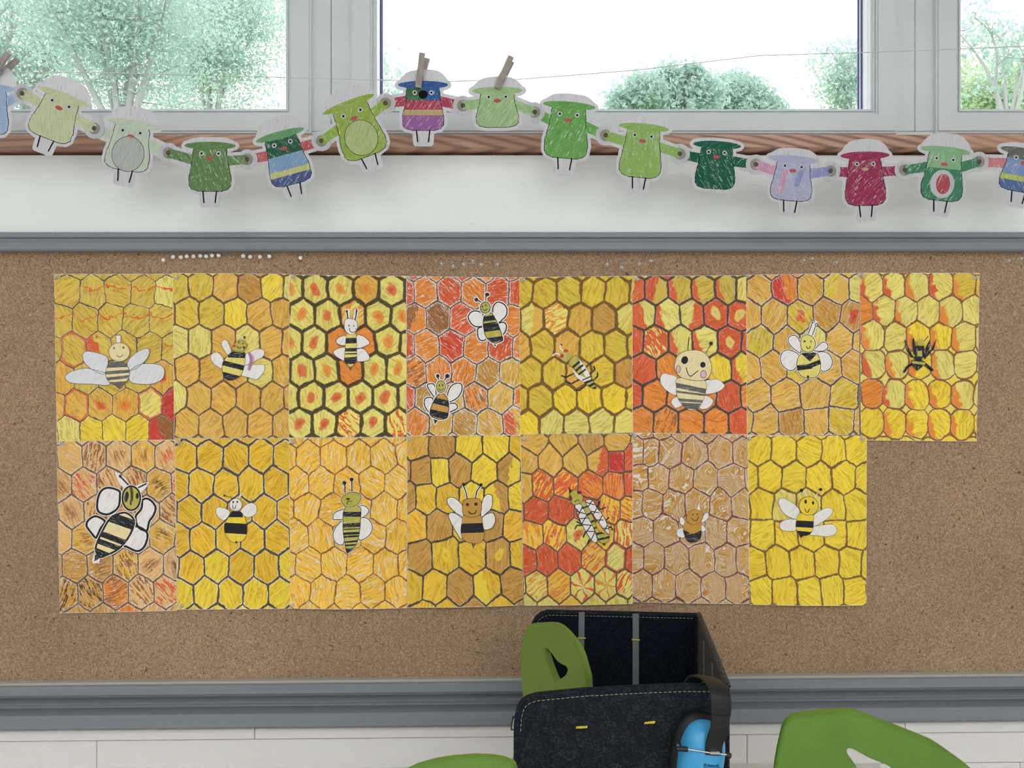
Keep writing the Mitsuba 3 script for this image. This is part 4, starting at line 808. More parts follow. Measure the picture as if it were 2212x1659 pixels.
for di, (top, bot, W, cap, bands, brim, arms, lab, ex) in enumerate(DOLLS):
    t0, b0 = np.array(top, float), np.array(bot, float); L = np.linalg.norm(b0 - t0); ax = (b0 - t0) / L; rx = np.array([ax[1], -ax[0]]) * (1 if ax[1] > 0 else -1)
    def loc(r, t): return t0 + ax * L * t + rx * r * W        # r in widths, t in body lengths
    def wl(r, t): return gp(*loc(r, t))
    rj = random.Random(di)
    ts = np.linspace(0, 1, 26)
    jag = lambda: rj.uniform(-.008, .008)
    body = Polygon([wl(profile(t) + jag(), t) for t in ts] + [wl(-profile(t) + jag(), t) for t in ts[::-1]]).buffer(0)
    pxm = YG / F
    hl = np.array(HANDS[di - 1] if di > 0 else (-115, 215), float); hr = np.array(HANDS[di] if di < len(HANDS) else (2290, 345), float)
    armsP, hands = [], []
    for sgn, h in ((-1, hl), (1, hr)):
        s0 = loc(sgn * .30, .36); d = h - s0; d /= np.linalg.norm(d); nn = np.array([-d[1], d[0]]); e = h + d * 1
        armsP.append(Polygon([gp(*(s0 + nn * 11)), gp(*(e + nn * 9.5)), gp(*(e - nn * 9.5)), gp(*(s0 - nn * 11))]))
        hands.append(Point(gp(*h)).buffer(14.5 * pxm, 10))
    brimP = affinity.rotate(affinity.scale(Point(0, 0).buffer(1, 16), .60 * W * pxm, 8.5 * pxm), -math.degrees(math.atan2(rx[1], rx[0])), origin=(0, 0))
    c = wl(0, .035); brimP = affinity.translate(brimP, *c)
    ch_ = cap / L
    capP = Polygon(spline([wl(-.50, .03), wl(-.36, -ch_ * .75), wl(-.12, -ch_), wl(.14, -ch_ * 1.02), wl(.38, -ch_ * .78), wl(.52, .03), wl(0, .06)])).buffer(0)
    legs = None if 'nolegs' in ex else Polygon([wl(-.19, .9), wl(-.16, 1 + 27 / L), wl(.17, 1 + 27 / L), wl(.19, .9)])
    sil = unary_union([body, brimP, capP, *armsP, *hands] + ([legs] if legs is not None else [])).buffer(7.5 * pxm, 4)
    sil = sil.simplify(.0006)
    y = YG - (.0016 if di % 2 else 0)
    k = thing('paper_doll', lab, 'paper doll', 'paper dolls holding hands in a garland')
    def sheet1(g, yy):                      # paper: one translucent sheet
        ms = []
        for p in polys(g):
            v2, f2 = trimesh.creation.triangulate_polygon(p, engine='earcut'); ms.append(trimesh.Trimesh(np.stack([v2[:, 0], np.full(len(v2), yy), v2[:, 1]], -1), f2, process=False))
        return trimesh.util.concatenate(ms)
    m = sheet1(sil, y); part(k, 'paper', m, 'm_garland', uv=cray(m, 'D4', .5, 0), label='white paper with a cut edge')
    def lay(name, g, chh, level, ang=.5, lev=1, label=None):
        if g.is_empty: return
        m = sheet1(g, y - .0003 - level * .00012)
        par_ = fk[0] if name in ('eye', 'pupil', 'mouth', 'patch') and fk else k
        r_ = part(par_, name, m, 'm_garland', uv=cray(m, chh, ang, lev), label=label)
        if name == 'face' and not fk: fk.append(r_)
    fk = []
    for nm, aP, c in zip(('sleeve', 'sleeve'), armsP, arms): lay(nm, aP.difference(body).buffer(0), c, 1, .5 + rj.uniform(-.3, .3), 2)
    for hd in hands: lay('hand', hd.buffer(-2 * pxm), 'H0', .6, .4, 1)  # grey disc: the darker look of two overlapping papers, painted on
    for (a, b_, c) in bands:
        seg = Polygon([wl(-.7, a - .001 if a else -.1), wl(.7, a - .001 if a else -.1), wl(.7, b_ if b_ < 1 else 1.1), wl(-.7, b_ if b_ < 1 else 1.1)])
        lay('face' if a == 0 else 'tunic', body.intersection(seg), c, 1, rj.uniform(.2, .8), 2)
    if 'half' in ex: lay('face', body.intersection(Polygon([wl(.03, -.1), wl(.7, -.1), wl(.7, .36), wl(.03, .36)])), ex['half'], 1.6, .45, 1)
    lay('cap_brim', brimP.difference(capP.buffer(-3 * pxm)) if False else brimP, brim, 2, .1, 1)
    def oval(r, t, a, b_):
        g = affinity.rotate(affinity.scale(Point(0, 0).buffer(1, 14), a * W * pxm, b_ * W * pxm), -math.degrees(math.atan2(rx[1], rx[0])), origin=(0, 0)); c = wl(r, t); return affinity.translate(g, *c)
    if 'belly' in ex:
        lay('belly_outline', oval(0, .66, .37, .40), 'D3', 2, .5, 0); lay('belly', oval(0, .66, .36, .39), ex['belly'], 3, .4, 1)
    if 'heart' in ex: lay('belly', oval(0, .68, .29, .34), 'D4', 2, .5, 0); lay('belly_patch', oval(.02, .68, .17, .24), ex['heart'], 3, .35, 2)
    if 'streak' in ex: lay('streak', LineString([wl(-.18, .35), wl(-.26, .8)]).buffer(6 * pxm), ex['streak'], 2, .5, 3); lay('streak', LineString([wl(.22, .25), wl(.12, .6)]).buffer(6 * pxm), 'C2', 2, .5, 3)
    if 'patch' in ex: lay('patch', oval(.0, .24, .11, .10), 'D3', 4, .5, 0)
    # plain dot eyes and a small mouth
    for r in (-.20, .20):
        lay('eye', oval(r, .20, .058, .058), 'D4', 3, .5, 0); lay('pupil', oval(r, .20, .026, .026), 'D3', 4, .5, 0)
    if 'patch' not in ex: lay('mouth', oval(0, .30, .085, .045), 'A8' if di not in (12,) else 'B4', 3, .5, 0)
    if legs is not None:
        for r in (-.16, .16):
            lay('leg_line', LineString([wl(r, 1.0), wl(r * .82, 1 + 24 / L)]).buffer(1.3 * pxm), 'D3', 3, .5, 0)
    lay('drawn_edge', body.boundary.buffer(.6 * pxm).difference(brimP), 'D3', 2.5, .5, 2)
# brass fasteners through the joined hands
for i, h in enumerate(HANDS):
    x, z = gp(*h)
    m = cat(lathe([(0, 0), (.0034, 0), (.0036, .0006), (.0026, .0016), (.0010, .0021), (0, .0022)], 14)); m.apply_transform(trimesh.geometry.align_vectors([0, 0, 1], [0, -1, 0])); m.apply_translation((x, YG - .0026, z))
    t = thing('paper_fastener', f'dark round paper fastener joining the hands of paper dolls {["one and two", "two and three", "three and four", "four and five", "five and six", "six and seven", "seven and eight", "eight and nine", "nine and ten", "ten and eleven", "eleven and twelve", "twelve and thirteen", "thirteen and fourteen", "fourteen and fifteen"][i]} from the left', 'paper fastener', 'paper fasteners in the garland')
    part(t, 'head', m, 'm_brad', 40)
    part(t, 'prong', cat(bevel_box(x - .0009, x + .0009, YG - .003, YG + .0012, z - .0007, z + .0007, .0002), loft([(x, YG + .0012, z), (x + .004, YG + .0016, z + .003), (x + .009, YG + .002, z + (.007 if i % 3 else -.006))], (0, 0, 1), .0008, .0002)), 'm_brad')
# the string
sp = [(-260, 150), (0, 155), (250, 158), (640, 168), (880, 174), (912, 176), (1085, 174), (1370, 152), (1640, 120), (1880, 113), (2212, 100), (2500, 88)]
pts = []
for (a, b_) in zip(sp[:-1], sp[1:]):
    for t in np.linspace(0, 1, 6, endpoint=False): pts.append(at(a[0] + (b_[0] - a[0]) * t, a[1] + (b_[1] - a[1]) * t, YG + .004))
pts.append(at(*sp[-1], YG + .004))
solo('string', tube(pts, .0007, 6), 'm_string', 'thin pale string stretched across the windows above the paper dolls', 'string', smooth=True)
# clothes pegs: two wooden legs and a steel spring
def peg(foot, head, spread, lab):
    f, h = at(*foot, YG - .002), at(*head, YG - .002); d = h - f; Ln = np.linalg.norm(d); d /= Ln
    side = np.array([d[2], 0, -d[0]]); t = thing('clothes_peg', lab, 'clothes peg', 'clothes pegs holding the garland')
    def leg(sgn, tip_y, foot_y, off):
        # tapered stick in the plane of the peg, jaw end at 0
        prof = [(0, .0030), (.10, .0042), (.34, .0048), (.36, .0040), (.42, .0048), (.62, .0046), (1, .0036)]
        return loft([f + d * Ln * s + np.array([0, foot_y + (tip_y - foot_y) * s, 0]) + side * off * s for s, _ in prof], side, [.0050 + .0004 * (s < .5) for s, _ in prof], [w * .62 for _, w in prof])
    part(t, 'front_leg', leg(1, -.013, -.0035, 0), 'm_clothespin', 30)
    part(t, 'back_leg', leg(-1, .007, .0048, spread), 'm_clothespin', 30)
    c = f + d * Ln * .38
    part(t, 'spring', cat(*[tube([c + side * s * .0062 + np.array([0, -.004 + .0035 * math.cos(a), 0]) + d * .0035 * math.sin(a) for a in np.linspace(0, 2 * math.pi, 13)], .0006, 5) for s in (-.9, -.7, .7, .9)],
                          tube([c + side * -.0055 + np.array([0, -.0075, 0]), c + side * .0055 + np.array([0, -.0075, 0])], .0007, 5)), 'm_steel')
peg((904, 191), (914, 122), .006, 'upright wooden clothes peg on the purple-skirted paper doll')
peg((1074, 192), (1104, 129), .001, 'slanted wooden clothes peg on the pale green legless paper doll')
peg((-24, 178), (30, 121), .003, 'wooden clothes peg at the left picture edge on the light blue doll')

# ------------------------------------------------------------------ green chairs
def ray(px, py): return np.array([(px - 1106.0) / F, 1.0, -(py - 829.5) / F])
def plane_pts(pts, c, yaw, rec):
    """points of the photograph on the leaning plane of a chair back through c; returns in-plane (u, v) and the frame"""
    u = np.array([math.cos(yaw), math.sin(yaw), 0]); n0 = np.array([math.sin(yaw), -math.cos(yaw), 0])
    v = np.array([-n0[0] * math.sin(rec), -n0[1] * math.sin(rec), math.cos(rec)]); n = np.cross(u, v); O = np.array([0, 0, CZ]); out = []
    for p in pts:
        r = ray(*p); w = O + r * (np.dot(c - O, n) / np.dot(r, n)); out.append((np.dot(w - c, u), np.dot(w - c, v)))
    return out, u, v, n
def chair(label, c, yaw, rec, outline, hole, m, seat_h, back_leg=.2, th=.013, bend=.35, faceflip=1):
    t = thing('chair', label, 'chair')
    pts, u, v, n = plane_pts(outline, c, yaw, rec)
    g = Polygon(spline(pts, True, 6)).buffer(0)
    if hole:
        hp, _, _, _ = plane_pts(hole, c, yaw, rec); g = g.difference(Polygon(spline(hp, True, 6)).buffer(0))
    g = g.simplify(.0003)
    ms = []
    r = .0035
    for k in range(7):
        a = math.pi * k / 6 - math.pi / 2
        ms.append((-r + r * math.cos(a), math.sin(a)))
    lay = []
    for k in range(4):                      # eased edges: inset layers front and back
        ins = r * (1 - math.sin(math.pi / 2 * (k + 1) / 4)); dep = r * (1 - math.cos(math.pi / 2 * (k + 1) / 4)) 
        lay.append((ins, r - r * math.sin(math.acos(min(1, max(0, 1 - ins / r))))))
    meshes = []
    for ins, d in [(r, 0.0), (r * .55, r * .11), (r * .22, r * .37), (r * .05, r * .69), (0, r)]:
        for p in polys(g.buffer(-ins, 4)):
            e = trimesh.creation.extrude_polygon(p, th - 2 * d, engine='earcut'); e.apply_translation((0, 0, d)); meshes.append(e)
    me = trimesh.util.concatenate(meshes)
    V, Fc = trimesh.remesh.subdivide_to_size(me.vertices, me.faces, .03)
    cu = np.mean([p[0] for p in pts])
    def warp(P): return c + P[:, :1] * u + P[:, 1:2] * v + (P[:, 2:3] * -1 + bend * (P[:, :1] - cu) ** 2) * n
    part(t, 'backrest', trimesh.Trimesh(warp(V), Fc, process=False), m)
    # seat and steel frame below the picture
    fwd = -n0_(yaw) if faceflip > 0 else n0_(yaw)
    base = c.copy(); base[2] = seat_h
    back = c + v * (min(p[1] for p in pts) + .02) + u * cu
    sc = np.array([back[0], back[1], seat_h]) + fwd * .175
    sp = Polygon([(-.15, -.16), (.15, -.16), (.165, .0), (.155, .14), (.10, .17), (-.10, .17), (-.155, .14), (-.165, .0)]).buffer(.012)
    s = trimesh.creation.extrude_polygon(sp, .012, engine='earcut'); X = np.cross(fwd, [0, 0, 1.0])
    s.vertices = sc + s.vertices[:, :1] * X + s.vertices[:, 1:2] * fwd + s.vertices[:, 2:3] * np.array([0, 0, 1.0])
    part(t, 'seat', s, m)
    for sx in (-.125, .125):
        a = sc + X * sx
        for sy in (-.135, .125): part(t, 'leg', tube([a + fwd * sy, a + fwd * sy * 1.12 + X * sx * .08 + np.array([0, 0, -seat_h])], .010, 10), 'm_steel', True)
        p0 = a - fwd * .155 + np.array([0, 0, -.01]); p3 = back + X * sx * .5 - n * .004
        part(t, 'back_tube', tube(spline([p0, (p0 + p3) / 2 - fwd * .02, p3 - np.array([0, 0, .03])], False, 5), .009, 10), 'm_steel', True)
    return t
def n0_(yaw): return np.array([math.sin(yaw), -math.cos(yaw), 0.0])

chair('green chair whose narrow pointed back with a teardrop hole stands in the felt box', at(1200, 1440, 1.10), math.radians(-52), math.radians(6),
      [(1139, 1640), (1133, 1560), (1129, 1504), (1124.5, 1442), (1126, 1405), (1133, 1364), (1146, 1348), (1168, 1345), (1193, 1345), (1211, 1354), (1234, 1378), (1252, 1406), (1264, 1444), (1270, 1474), (1271, 1560), (1268, 1640)],
      [(1177, 1405), (1181, 1402), (1190, 1412), (1204, 1431), (1222, 1441), (1224, 1450), (1217, 1461), (1202, 1469), (1197, 1466), (1183, 1431)], 'm_green_dull', .45, faceflip=-1)
chair('green chair with a broad slanting back and a grip hole, at the lower right', at(1870, 1600, .86), math.radians(-13), math.radians(2),
      [(1655, 1790), (1668, 1700), (1676, 1640), (1684, 1600), (1692, 1570), (1704, 1554), (1727, 1545.5), (1775, 1541), (1830, 1538), (1852, 1541), (1920, 1567), (2000, 1598), (2030, 1613), (2068, 1640), (2100, 1664), (2150, 1715), (2175, 1790), (1900, 1830)],
      [(1830, 1622), (1838, 1618.5), (1852, 1624), (1880, 1640), (1925, 1660), (1935, 1690), (1905, 1720), (1875, 1705), (1852, 1662), (1836, 1640)], 'm_green', .45, th=.016, faceflip=-1)
chair('green chair showing only the curved top of its back, left of the felt box', at(980, 1640, .69), math.radians(-15), math.radians(12),
      [(700, 1900), (740, 1800), (800, 1715), (860, 1672), (905, 1650), (960, 1638), (1020, 1633), (1070, 1636), (1103, 1646), (1112, 1660), (1122, 1700), (1140, 1800), (1150, 1900), (930, 1930)], None, 'm_green', .45, faceflip=-1)

# ------------------------------------------------------------------ felt box on a small table
TZ = .560
tb = thing('table', 'small table carrying the dark felt box, below the picture', 'table')
part(tb, 'table_top', bevel_box(.175, .62, .940, 1.30, TZ - .022, TZ, .003), 'm_white')
for lx in (.20, .595):
    for ly in (.965, 1.275): part(tb, 'leg', tube([(lx, ly, TZ - .022), (lx, ly, 0)], .014, 12), 'm_steel', True)

fb = thing('felt_box', 'dark grey felt storage box with grey straps and yellow stitches, open to the left', 'storage box')
YBK, YFR = 1.235, .952
def pz(pts, Y, smooth=False):
    a = [(at(x, y, Y)[0], at(x, y, Y)[2]) for x, y in pts]; return Polygon(a).buffer(0)
def down(pts, Y, zlow):
    a = [(at(x, y, Y)[0], at(x, y, Y)[2]) for x, y in pts]; return Polygon(a + [(a[-1][0], zlow), (a[0][0], zlow)]).buffer(0)
def rounded(g, th, y, r=.0022):
    return cat(slab(g.buffer(-r), y + th, r * .4), slab(g.buffer(-r * .3), y + th - r * .4, th - r * .8), slab(g.buffer(-r), y + r * .4, r * .4))
gb_ = down([(1147, 1362), (1149, 1346), (1156, 1333), (1167, 1324), (1183, 1318.5), (1300, 1321), (1420, 1324), (1508, 1326)], YBK, TZ + .002)
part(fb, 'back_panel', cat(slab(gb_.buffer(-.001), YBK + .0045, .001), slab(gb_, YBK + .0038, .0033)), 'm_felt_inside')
part(fb, 'back_binding', slab(gb_.difference(gb_.buffer(-.0042)).intersection(sbox(-5, .70, 5, 5)), YBK + .0052, .0062), 'm_felt', label='thicker folded edge')
gf_ = down([(1109.5, 1575), (1111.5, 1545), (1117, 1522), (1126, 1509), (1138, 1501), (1156, 1495), (1261, 1484.5), (1385, 1478), (1480, 1474.5), (1540, 1475), (1566, 1480), (1570, 1492)], YFR, TZ + .002)
part(fb, 'front_panel', cat(slab(gf_.buffer(-.0012), YFR, .0055), slab(gf_, YFR - .0008, .0040)), 'm_felt')
rimf = gf_.difference(gf_.buffer(-.0052)).intersection(sbox(-5, TZ + .01, 5, 5))
part(fb, 'front_binding', slab(rimf.buffer(-.0003), YFR + .0008, .0078), 'm_felt', label='thicker folded edge')
# right side panel between back and front
pbk, pfr = at(1507, 1327, YBK), at(1568, 1481, YFR)
d = pfr - pbk; nrm = np.cross(d, [0, 0, 1.0]); nrm /= np.linalg.norm(nrm)
def side_pt(s, z, off=0.0): a = pbk + d * s; return np.array([a[0], a[1], z]) + nrm * off
def side_box(s0, s1, z0a, z1a, o0, o1, z1b=None):
    v = [side_pt(s, z, o) for o in (o0, o1) for (s, z) in ((s0, z0a), (s1, z0a), (s1, z1b if z1b is not None else z1a), (s0, z1a))]
    m = trimesh.convex.convex_hull(np.array(v)); return m
sgn = 1 if nrm[0] > 0 else -1
part(fb, 'side_panel', side_box(0, 1, TZ + .002, pbk[2] - .001, 0, .0045 * sgn, pfr[2] - .001), 'm_mesh')
part(fb, 'side_binding', tube([side_pt(s, pbk[2] + (pfr[2] - pbk[2]) * s, .002 * sgn) for s in np.linspace(0, 1, 8)], .0042, 10), 'm_mesh', True)
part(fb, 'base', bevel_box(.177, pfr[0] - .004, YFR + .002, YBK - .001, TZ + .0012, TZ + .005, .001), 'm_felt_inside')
# straps with yellow cross stitches
for (xa, ya, xb, yb, w) in ((1256.5, 1321.5, 1254, 1500, 6.6), (1373, 1325, 1373, 1500, 7.0)):
    a, b_ = at(xa, ya, YBK), at(xb, yb, YBK)
    part(fb, 'strap', loft([a + np.array([0, -.0012, 0]), (a + b_) / 2 + np.array([0, -.0016, 0]), np.array([b_[0], YBK - .0014, b_[2]]), np.array([b_[0], YBK - .0012, TZ + .03])], (1, 0, 0), w * YBK / F, .0007), 'm_strap', label='grey webbing strap')
    s0 = at(xa - 9, ya + 55, YBK)[0]; s1 = at(xa + 8.5, ya + 55, YBK)[0]; zz = at(0, ya + 55.5, YBK)[2]
    part(fb, 'strap_stitch', tube([(s0, YBK - .0026, zz), ((s0 + s1) / 2, YBK - .0032, zz), (s1, YBK - .0026, zz - .0005)], .0008, 6), 'm_yellow_thread', label='yellow thread')
for s in (.30, .62):
    zt = pbk[2] - .004
    part(fb, 'side_strap', side_box(s - .016, s + .016, TZ + .03, zt - .012, -.0004 * sgn, -.0016 * sgn), 'm_strap', label='grey webbing strap')
# running stitches
def stitches(line, y, m='m_grey_thread', ln=.0038, gap=.0022, r=.00042):
    ls = LineString(line); s, ms = 0.0, []
    while s + ln < ls.length:
        a, b_ = ls.interpolate(s), ls.interpolate(s + ln); ms.append(tube([(a.x, y, a.y), ((a.x + b_.x) / 2, y - .0004, (a.y + b_.y) / 2), (b_.x, y, b_.y)], r, 5)); s += ln + gap
    return cat(*ms)
def inner(g, off, y0):
    b_ = g.buffer(-off); return [p for p in b_.exterior.coords]
def topline(g, off, xr, zlow):
    c = np.array(g.buffer(-off).exterior.coords)[:-1]; k = np.argmin(np.abs(c[:, 0] - c[:, 0].min()) + 2 * np.abs(c[:, 1] - zlow)); c = np.roll(c, -k, 0)
    if c[1, 1] < c[0, 1] + 1e-6 or c[1, 0] > c[0, 0] + .05: c = np.vstack([c[:1], c[:0:-1]])
    out = [p for p in c if p[1] > zlow - 1e-6]
    ls = [out[0]]
    for p in out[1:]:
        if p[0] > xr: break
        ls.append(p)
    return ls
part(fb, 'stitching', stitches(topline(gb_, .0075, .31, .70), YBK + .0002), 'm_grey_thread', label='dashed thread along the edge')
part(fb, 'stitching', stitches(topline(gf_, .0085, .27, TZ + .03), YFR - .0060), 'm_grey_thread', label='dashed thread along the edge')
for (xa, ya, xb, yb) in ((1243.5, 1566.5, 1267, 1565.5), (1390, 1557, 1412.5, 1555)):
    a, b_ = at(xa, ya, YFR), at(xb, yb, YFR); ms = []
    for k in range(15):
        p = a + (b_ - a) * (k + .5) / 15; hh = .0012 * (.7 + .6 * rng.random()); ms.append(tube([(p[0] - .0005, YFR - .0061, p[2] - hh), (p[0] + .0004, YFR - .0068, p[2]), (p[0] + .0006, YFR - .0061, p[2] + hh)], .0006, 5))
    part(fb, 'bar_tack', cat(*ms), 'm_yellow_thread', label='short dense bar of yellow thread')
tg = [(1103.0, 1576), (1106.6, 1545.5), (1112.5, 1545.5), (1112.5, 1574), (1109, 1576)]
part(fb, 'tag', slab(pz(tg, YFR), YFR - .001, .0012), 'm_black', label='small black woven tag')
part(fb, 'tag_emblem', slab(pz([(1111.6, 1548), (1108.8, 1555), (1107, 1565), (1106.6, 1571), (1108.2, 1574), (1110, 1570), (1111.4, 1562)], YFR).difference(pz([(1110.9, 1553), (1109.2, 1559), (1108, 1568), (1109, 1571), (1110.4, 1563)], YFR)).union(
     unary_union([Point(at(1109.6, y_, YFR)[0], at(1109.6, y_, YFR)[2]).buffer(.0004) for y_ in (1558.5, 1563.5, 1567.5)])), YFR - .0022, .0003), 'm_white', label='pale emblem')

# ------------------------------------------------------------------ ear defenders hung over the corner of the box
ed = thing('ear_defenders', 'blue and black ear defenders hanging over the right front corner of the felt box', 'ear defenders')
YE = .925
def ellipsoid(c, rx, ry, rz, rot, front=True, sides=40):
    m = trimesh.creation.icosphere(4); v = m.vertices.copy()
    e = .82; v = np.sign(v) * np.abs(v) ** e; 
    v[:, 1] = np.where(v[:, 1] > 0, v[:, 1] * .35, v[:, 1])
    v = v * [rx, ry, rz]; ca, sa = math.cos(rot), math.sin(rot); v = np.stack([ca * v[:, 0] + sa * v[:, 2], v[:, 1], -sa * v[:, 0] + ca * v[:, 2]], -1) + c
    return trimesh.Trimesh(v, m.faces, process=False)
cc = at(1513, 1636, YE); rx, rz = 49 * YE / F, 82 * YE / F; tilt_ = math.radians(9)
cupk = part(ed, 'cup', ellipsoid(cc, rx, .024, rz, tilt_), 'm_blue', True, label='glossy blue cup')
part(cupk, 'rim', ellipsoid(cc + [-.0012, .0065, -.001], rx * 1.035, .010, rz * 1.03, tilt_), 'm_blue', True, label='blue lip round the cup')
part(ed, 'ear_cushion', ellipsoid(cc + [-.0040, .0105, .0015], rx * 1.10, .014, rz * 1.07, tilt_), 'm_black_soft', True, label='black cushion')
# second cup inside the box, at the other end of the band
c2 = at(1480, 1590, 1.02)
part(ed, 'cup', ellipsoid(c2, rx, .018, rz * .8, tilt_), 'm_blue', True, label='glossy blue cup')
bandp = [at(1540, 1640, .905), at(1546, 1600, .900), at(1555, 1560, .896), at(1557.5, 1525, .896), at(1555, 1500, .900), at(1547, 1481, .912), at(1536, 1469, .932), at(1522, 1463, .955), at(1506, 1463, .985), at(1492, 1480, 1.005), at(1484, 1520, 1.018), at(1481, 1570, 1.022)]
bp = spline(bandp, False, 6)
part(ed, 'headband', loft(bp[12:], (1, 0, -.10), np.interp(np.linspace(0, 1, len(bp) - 12), [0, .1, .55, 1], [.0112, .0124, .0116, .0085]), .0019), 'm_black_soft', 25, label='black padded band')
part(ed, 'band_slider', loft(spline([at(1541, 1630, .9005), at(1544, 1603, .8985), at(1554, 1575, .8955), at(1557, 1545, .894)], False, 6), (1, 0, -.06), np.interp(np.linspace(0, 1, 19), [0, .3, .55, 1], [.0098, .0102, .0112, .0108]), .0016), 'm_black', 25, label='black plastic end of the band')
w0, w1_ = at(1484, 1618.5, .899), at(1572, 1630.5, .897)
part(ed, 'wire', tube([w0, (w0 + w1_) / 2 + [0, -.001, 0], w1_], .0011, 10), 'm_steel', True, label='steel wire')
for a, b_ in (((1460, 1617), (1486, 1618.5)), ((1567, 1630), (1580, 1633))):
    a, b_ = at(*a, .899), at(*b_, .897); dd = (b_ - a) / np.linalg.norm(b_ - a)
    part(ed, 'wire_cap', tube([a, a + dd * .001, b_ - dd * .001, b_], [.0024, .0030, .0030, .0022], 14), 'm_black', True)
pv = at(1464, 1609, .905); pm = lathe([(0, 0), (.0042, 0), (.0046, .004), (.0030, .009), (0, .0094)], 18); pm.apply_transform(trimesh.geometry.align_vectors([0, 0, 1], [0, -1, 0])); pm.apply_translation(pv + [0, .006, 0])
part(ed, 'pivot', pm, 'm_black', 30)
pb2 = lathe([(0, 0), (.0020, 0), (.0020, .001), (0, .0013)], 14); pb2.apply_transform(trimesh.geometry.align_vectors([0, 0, 1], [0, -1, 0])); pb2.apply_translation(pv + [-.0006, -.0032, .0]); part(ed, 'pivot_button', pb2, 'm_blue', 30)
cl = bevel_box(-.006, .006, -.0022, .0022, -.0016, .0016, .0008); cl.apply_translation(at(1544, 1626, .896)); part(ed, 'clamp', cl, 'm_steel')
# printed maker's name on the cup
def on_cup(m, px, py, rot):
    m = m.copy(); o = at(px, py, YE); v = m.vertices; ca, sa = math.cos(rot), math.sin(rot)
    X = o[0] + ca * v[:, 0] + sa * v[:, 1]; Z = o[2] - sa * v[:, 0] + ca * v[:, 1]
    dx, dz = X - cc[0], Z - cc[2]; a = math.cos(tilt_) * dx - math.sin(tilt_) * dz; b_ = math.sin(tilt_) * dx + math.cos(tilt_) * dz
    k = np.clip(1 - np.abs(a / rx) ** (2 / .82) - np.abs(b_ / rz) ** (2 / .82), 0, 1) ** (.82 / 2)
    m.vertices = np.stack([X, cc[1] - .024 * k - .0002 - v[:, 2], Z], -1); return m
rot = math.radians(6); U = YE / F
part(cupk, 'print', cat(on_cup(meshkit.text_mesh('Betzold', 5.2 * U, .0002, True), 1516.5, 1634.5, rot),
     on_cup(slab_txt := trimesh.creation.extrude_polygon(sbox(0, -.4 * U, 5.4 * U, 6 * U).difference(sbox(.7 * U, .3 * U, 4.7 * U, 5.3 * U)), .0002, engine='earcut'), 1509.5, 1634, rot),
     on_cup(meshkit.text_mesh('P', 3.8 * U, .0002, True), 1511, 1633.2, rot),
     on_cup(meshkit.text_mesh('Ferdinand-Porsche-Straße 6', 1.9 * U, .0002), 1509.3, 1637.2, rot), on_cup(meshkit.text_mesh('73479 Ellwangen', 1.9 * U, .0002), 1509.0, 1640.4, rot),
     on_cup(meshkit.text_mesh('Germany', 1.9 * U, .0002), 1508.7, 1643.4, rot)), 'm_ink', label='dark printed maker name and address')

# ------------------------------------------------------------------ outside: lawn and trees
lw_ = solo('lawn', bx(-60, 60, 1.75, 90, -.35, -.25), 'm_lawn', 'green ground outside the windows', None, kind='structure')
def leaf_fn(lo, hi):
    return lambda p, n, uv: MIX(lo, hi, FBM(p.x * 1.3, p.z * 1.3, p.y * 1.3, 2)) * (.8 + .4 * N(p.x * 14, p.z * 14, p.y * 14))
scene['m_leaf'] = {'type': 'principledthin', 'base_color': mikit.proc(leaf_fn((.40, .55, .53), (.52, .66, .56))), 'roughness': .7, 'diff_trans': 1.0, 'eta': 1.3}
scene['m_leaf_light'] = {'type': 'principledthin', 'base_color': mikit.proc(leaf_fn((.44, .60, .45), (.58, .70, .38))), 'roughness': .7, 'diff_trans': 1.0, 'eta': 1.3}
def leaves(centers, per, spread, size, seed, flat=1.0):
    r = np.random.default_rng(seed); c = np.repeat(np.asarray(centers), per, 0); n = len(c)
    c = c + r.normal(0, 1, (n, 3)) * spread * np.array([1, 1, flat])
    a = r.normal(0, 1, (n, 3)); a /= np.linalg.norm(a, axis=1, keepdims=True); b_ = np.cross(a, r.normal(0, 1, (n, 3))); b_ /= np.linalg.norm(b_, axis=1, keepdims=True)
    s = size * r.uniform(.6, 1.3, (n, 1)); w = s * .46
    V = np.stack([c - a * s, c + b_ * w, c + a * s, c - b_ * w], 1).reshape(-1, 3); i = np.arange(n)[:, None] * 4
    return trimesh.Trimesh(V, np.vstack([i + [0, 1, 2], i + [0, 2, 3]]), process=False)
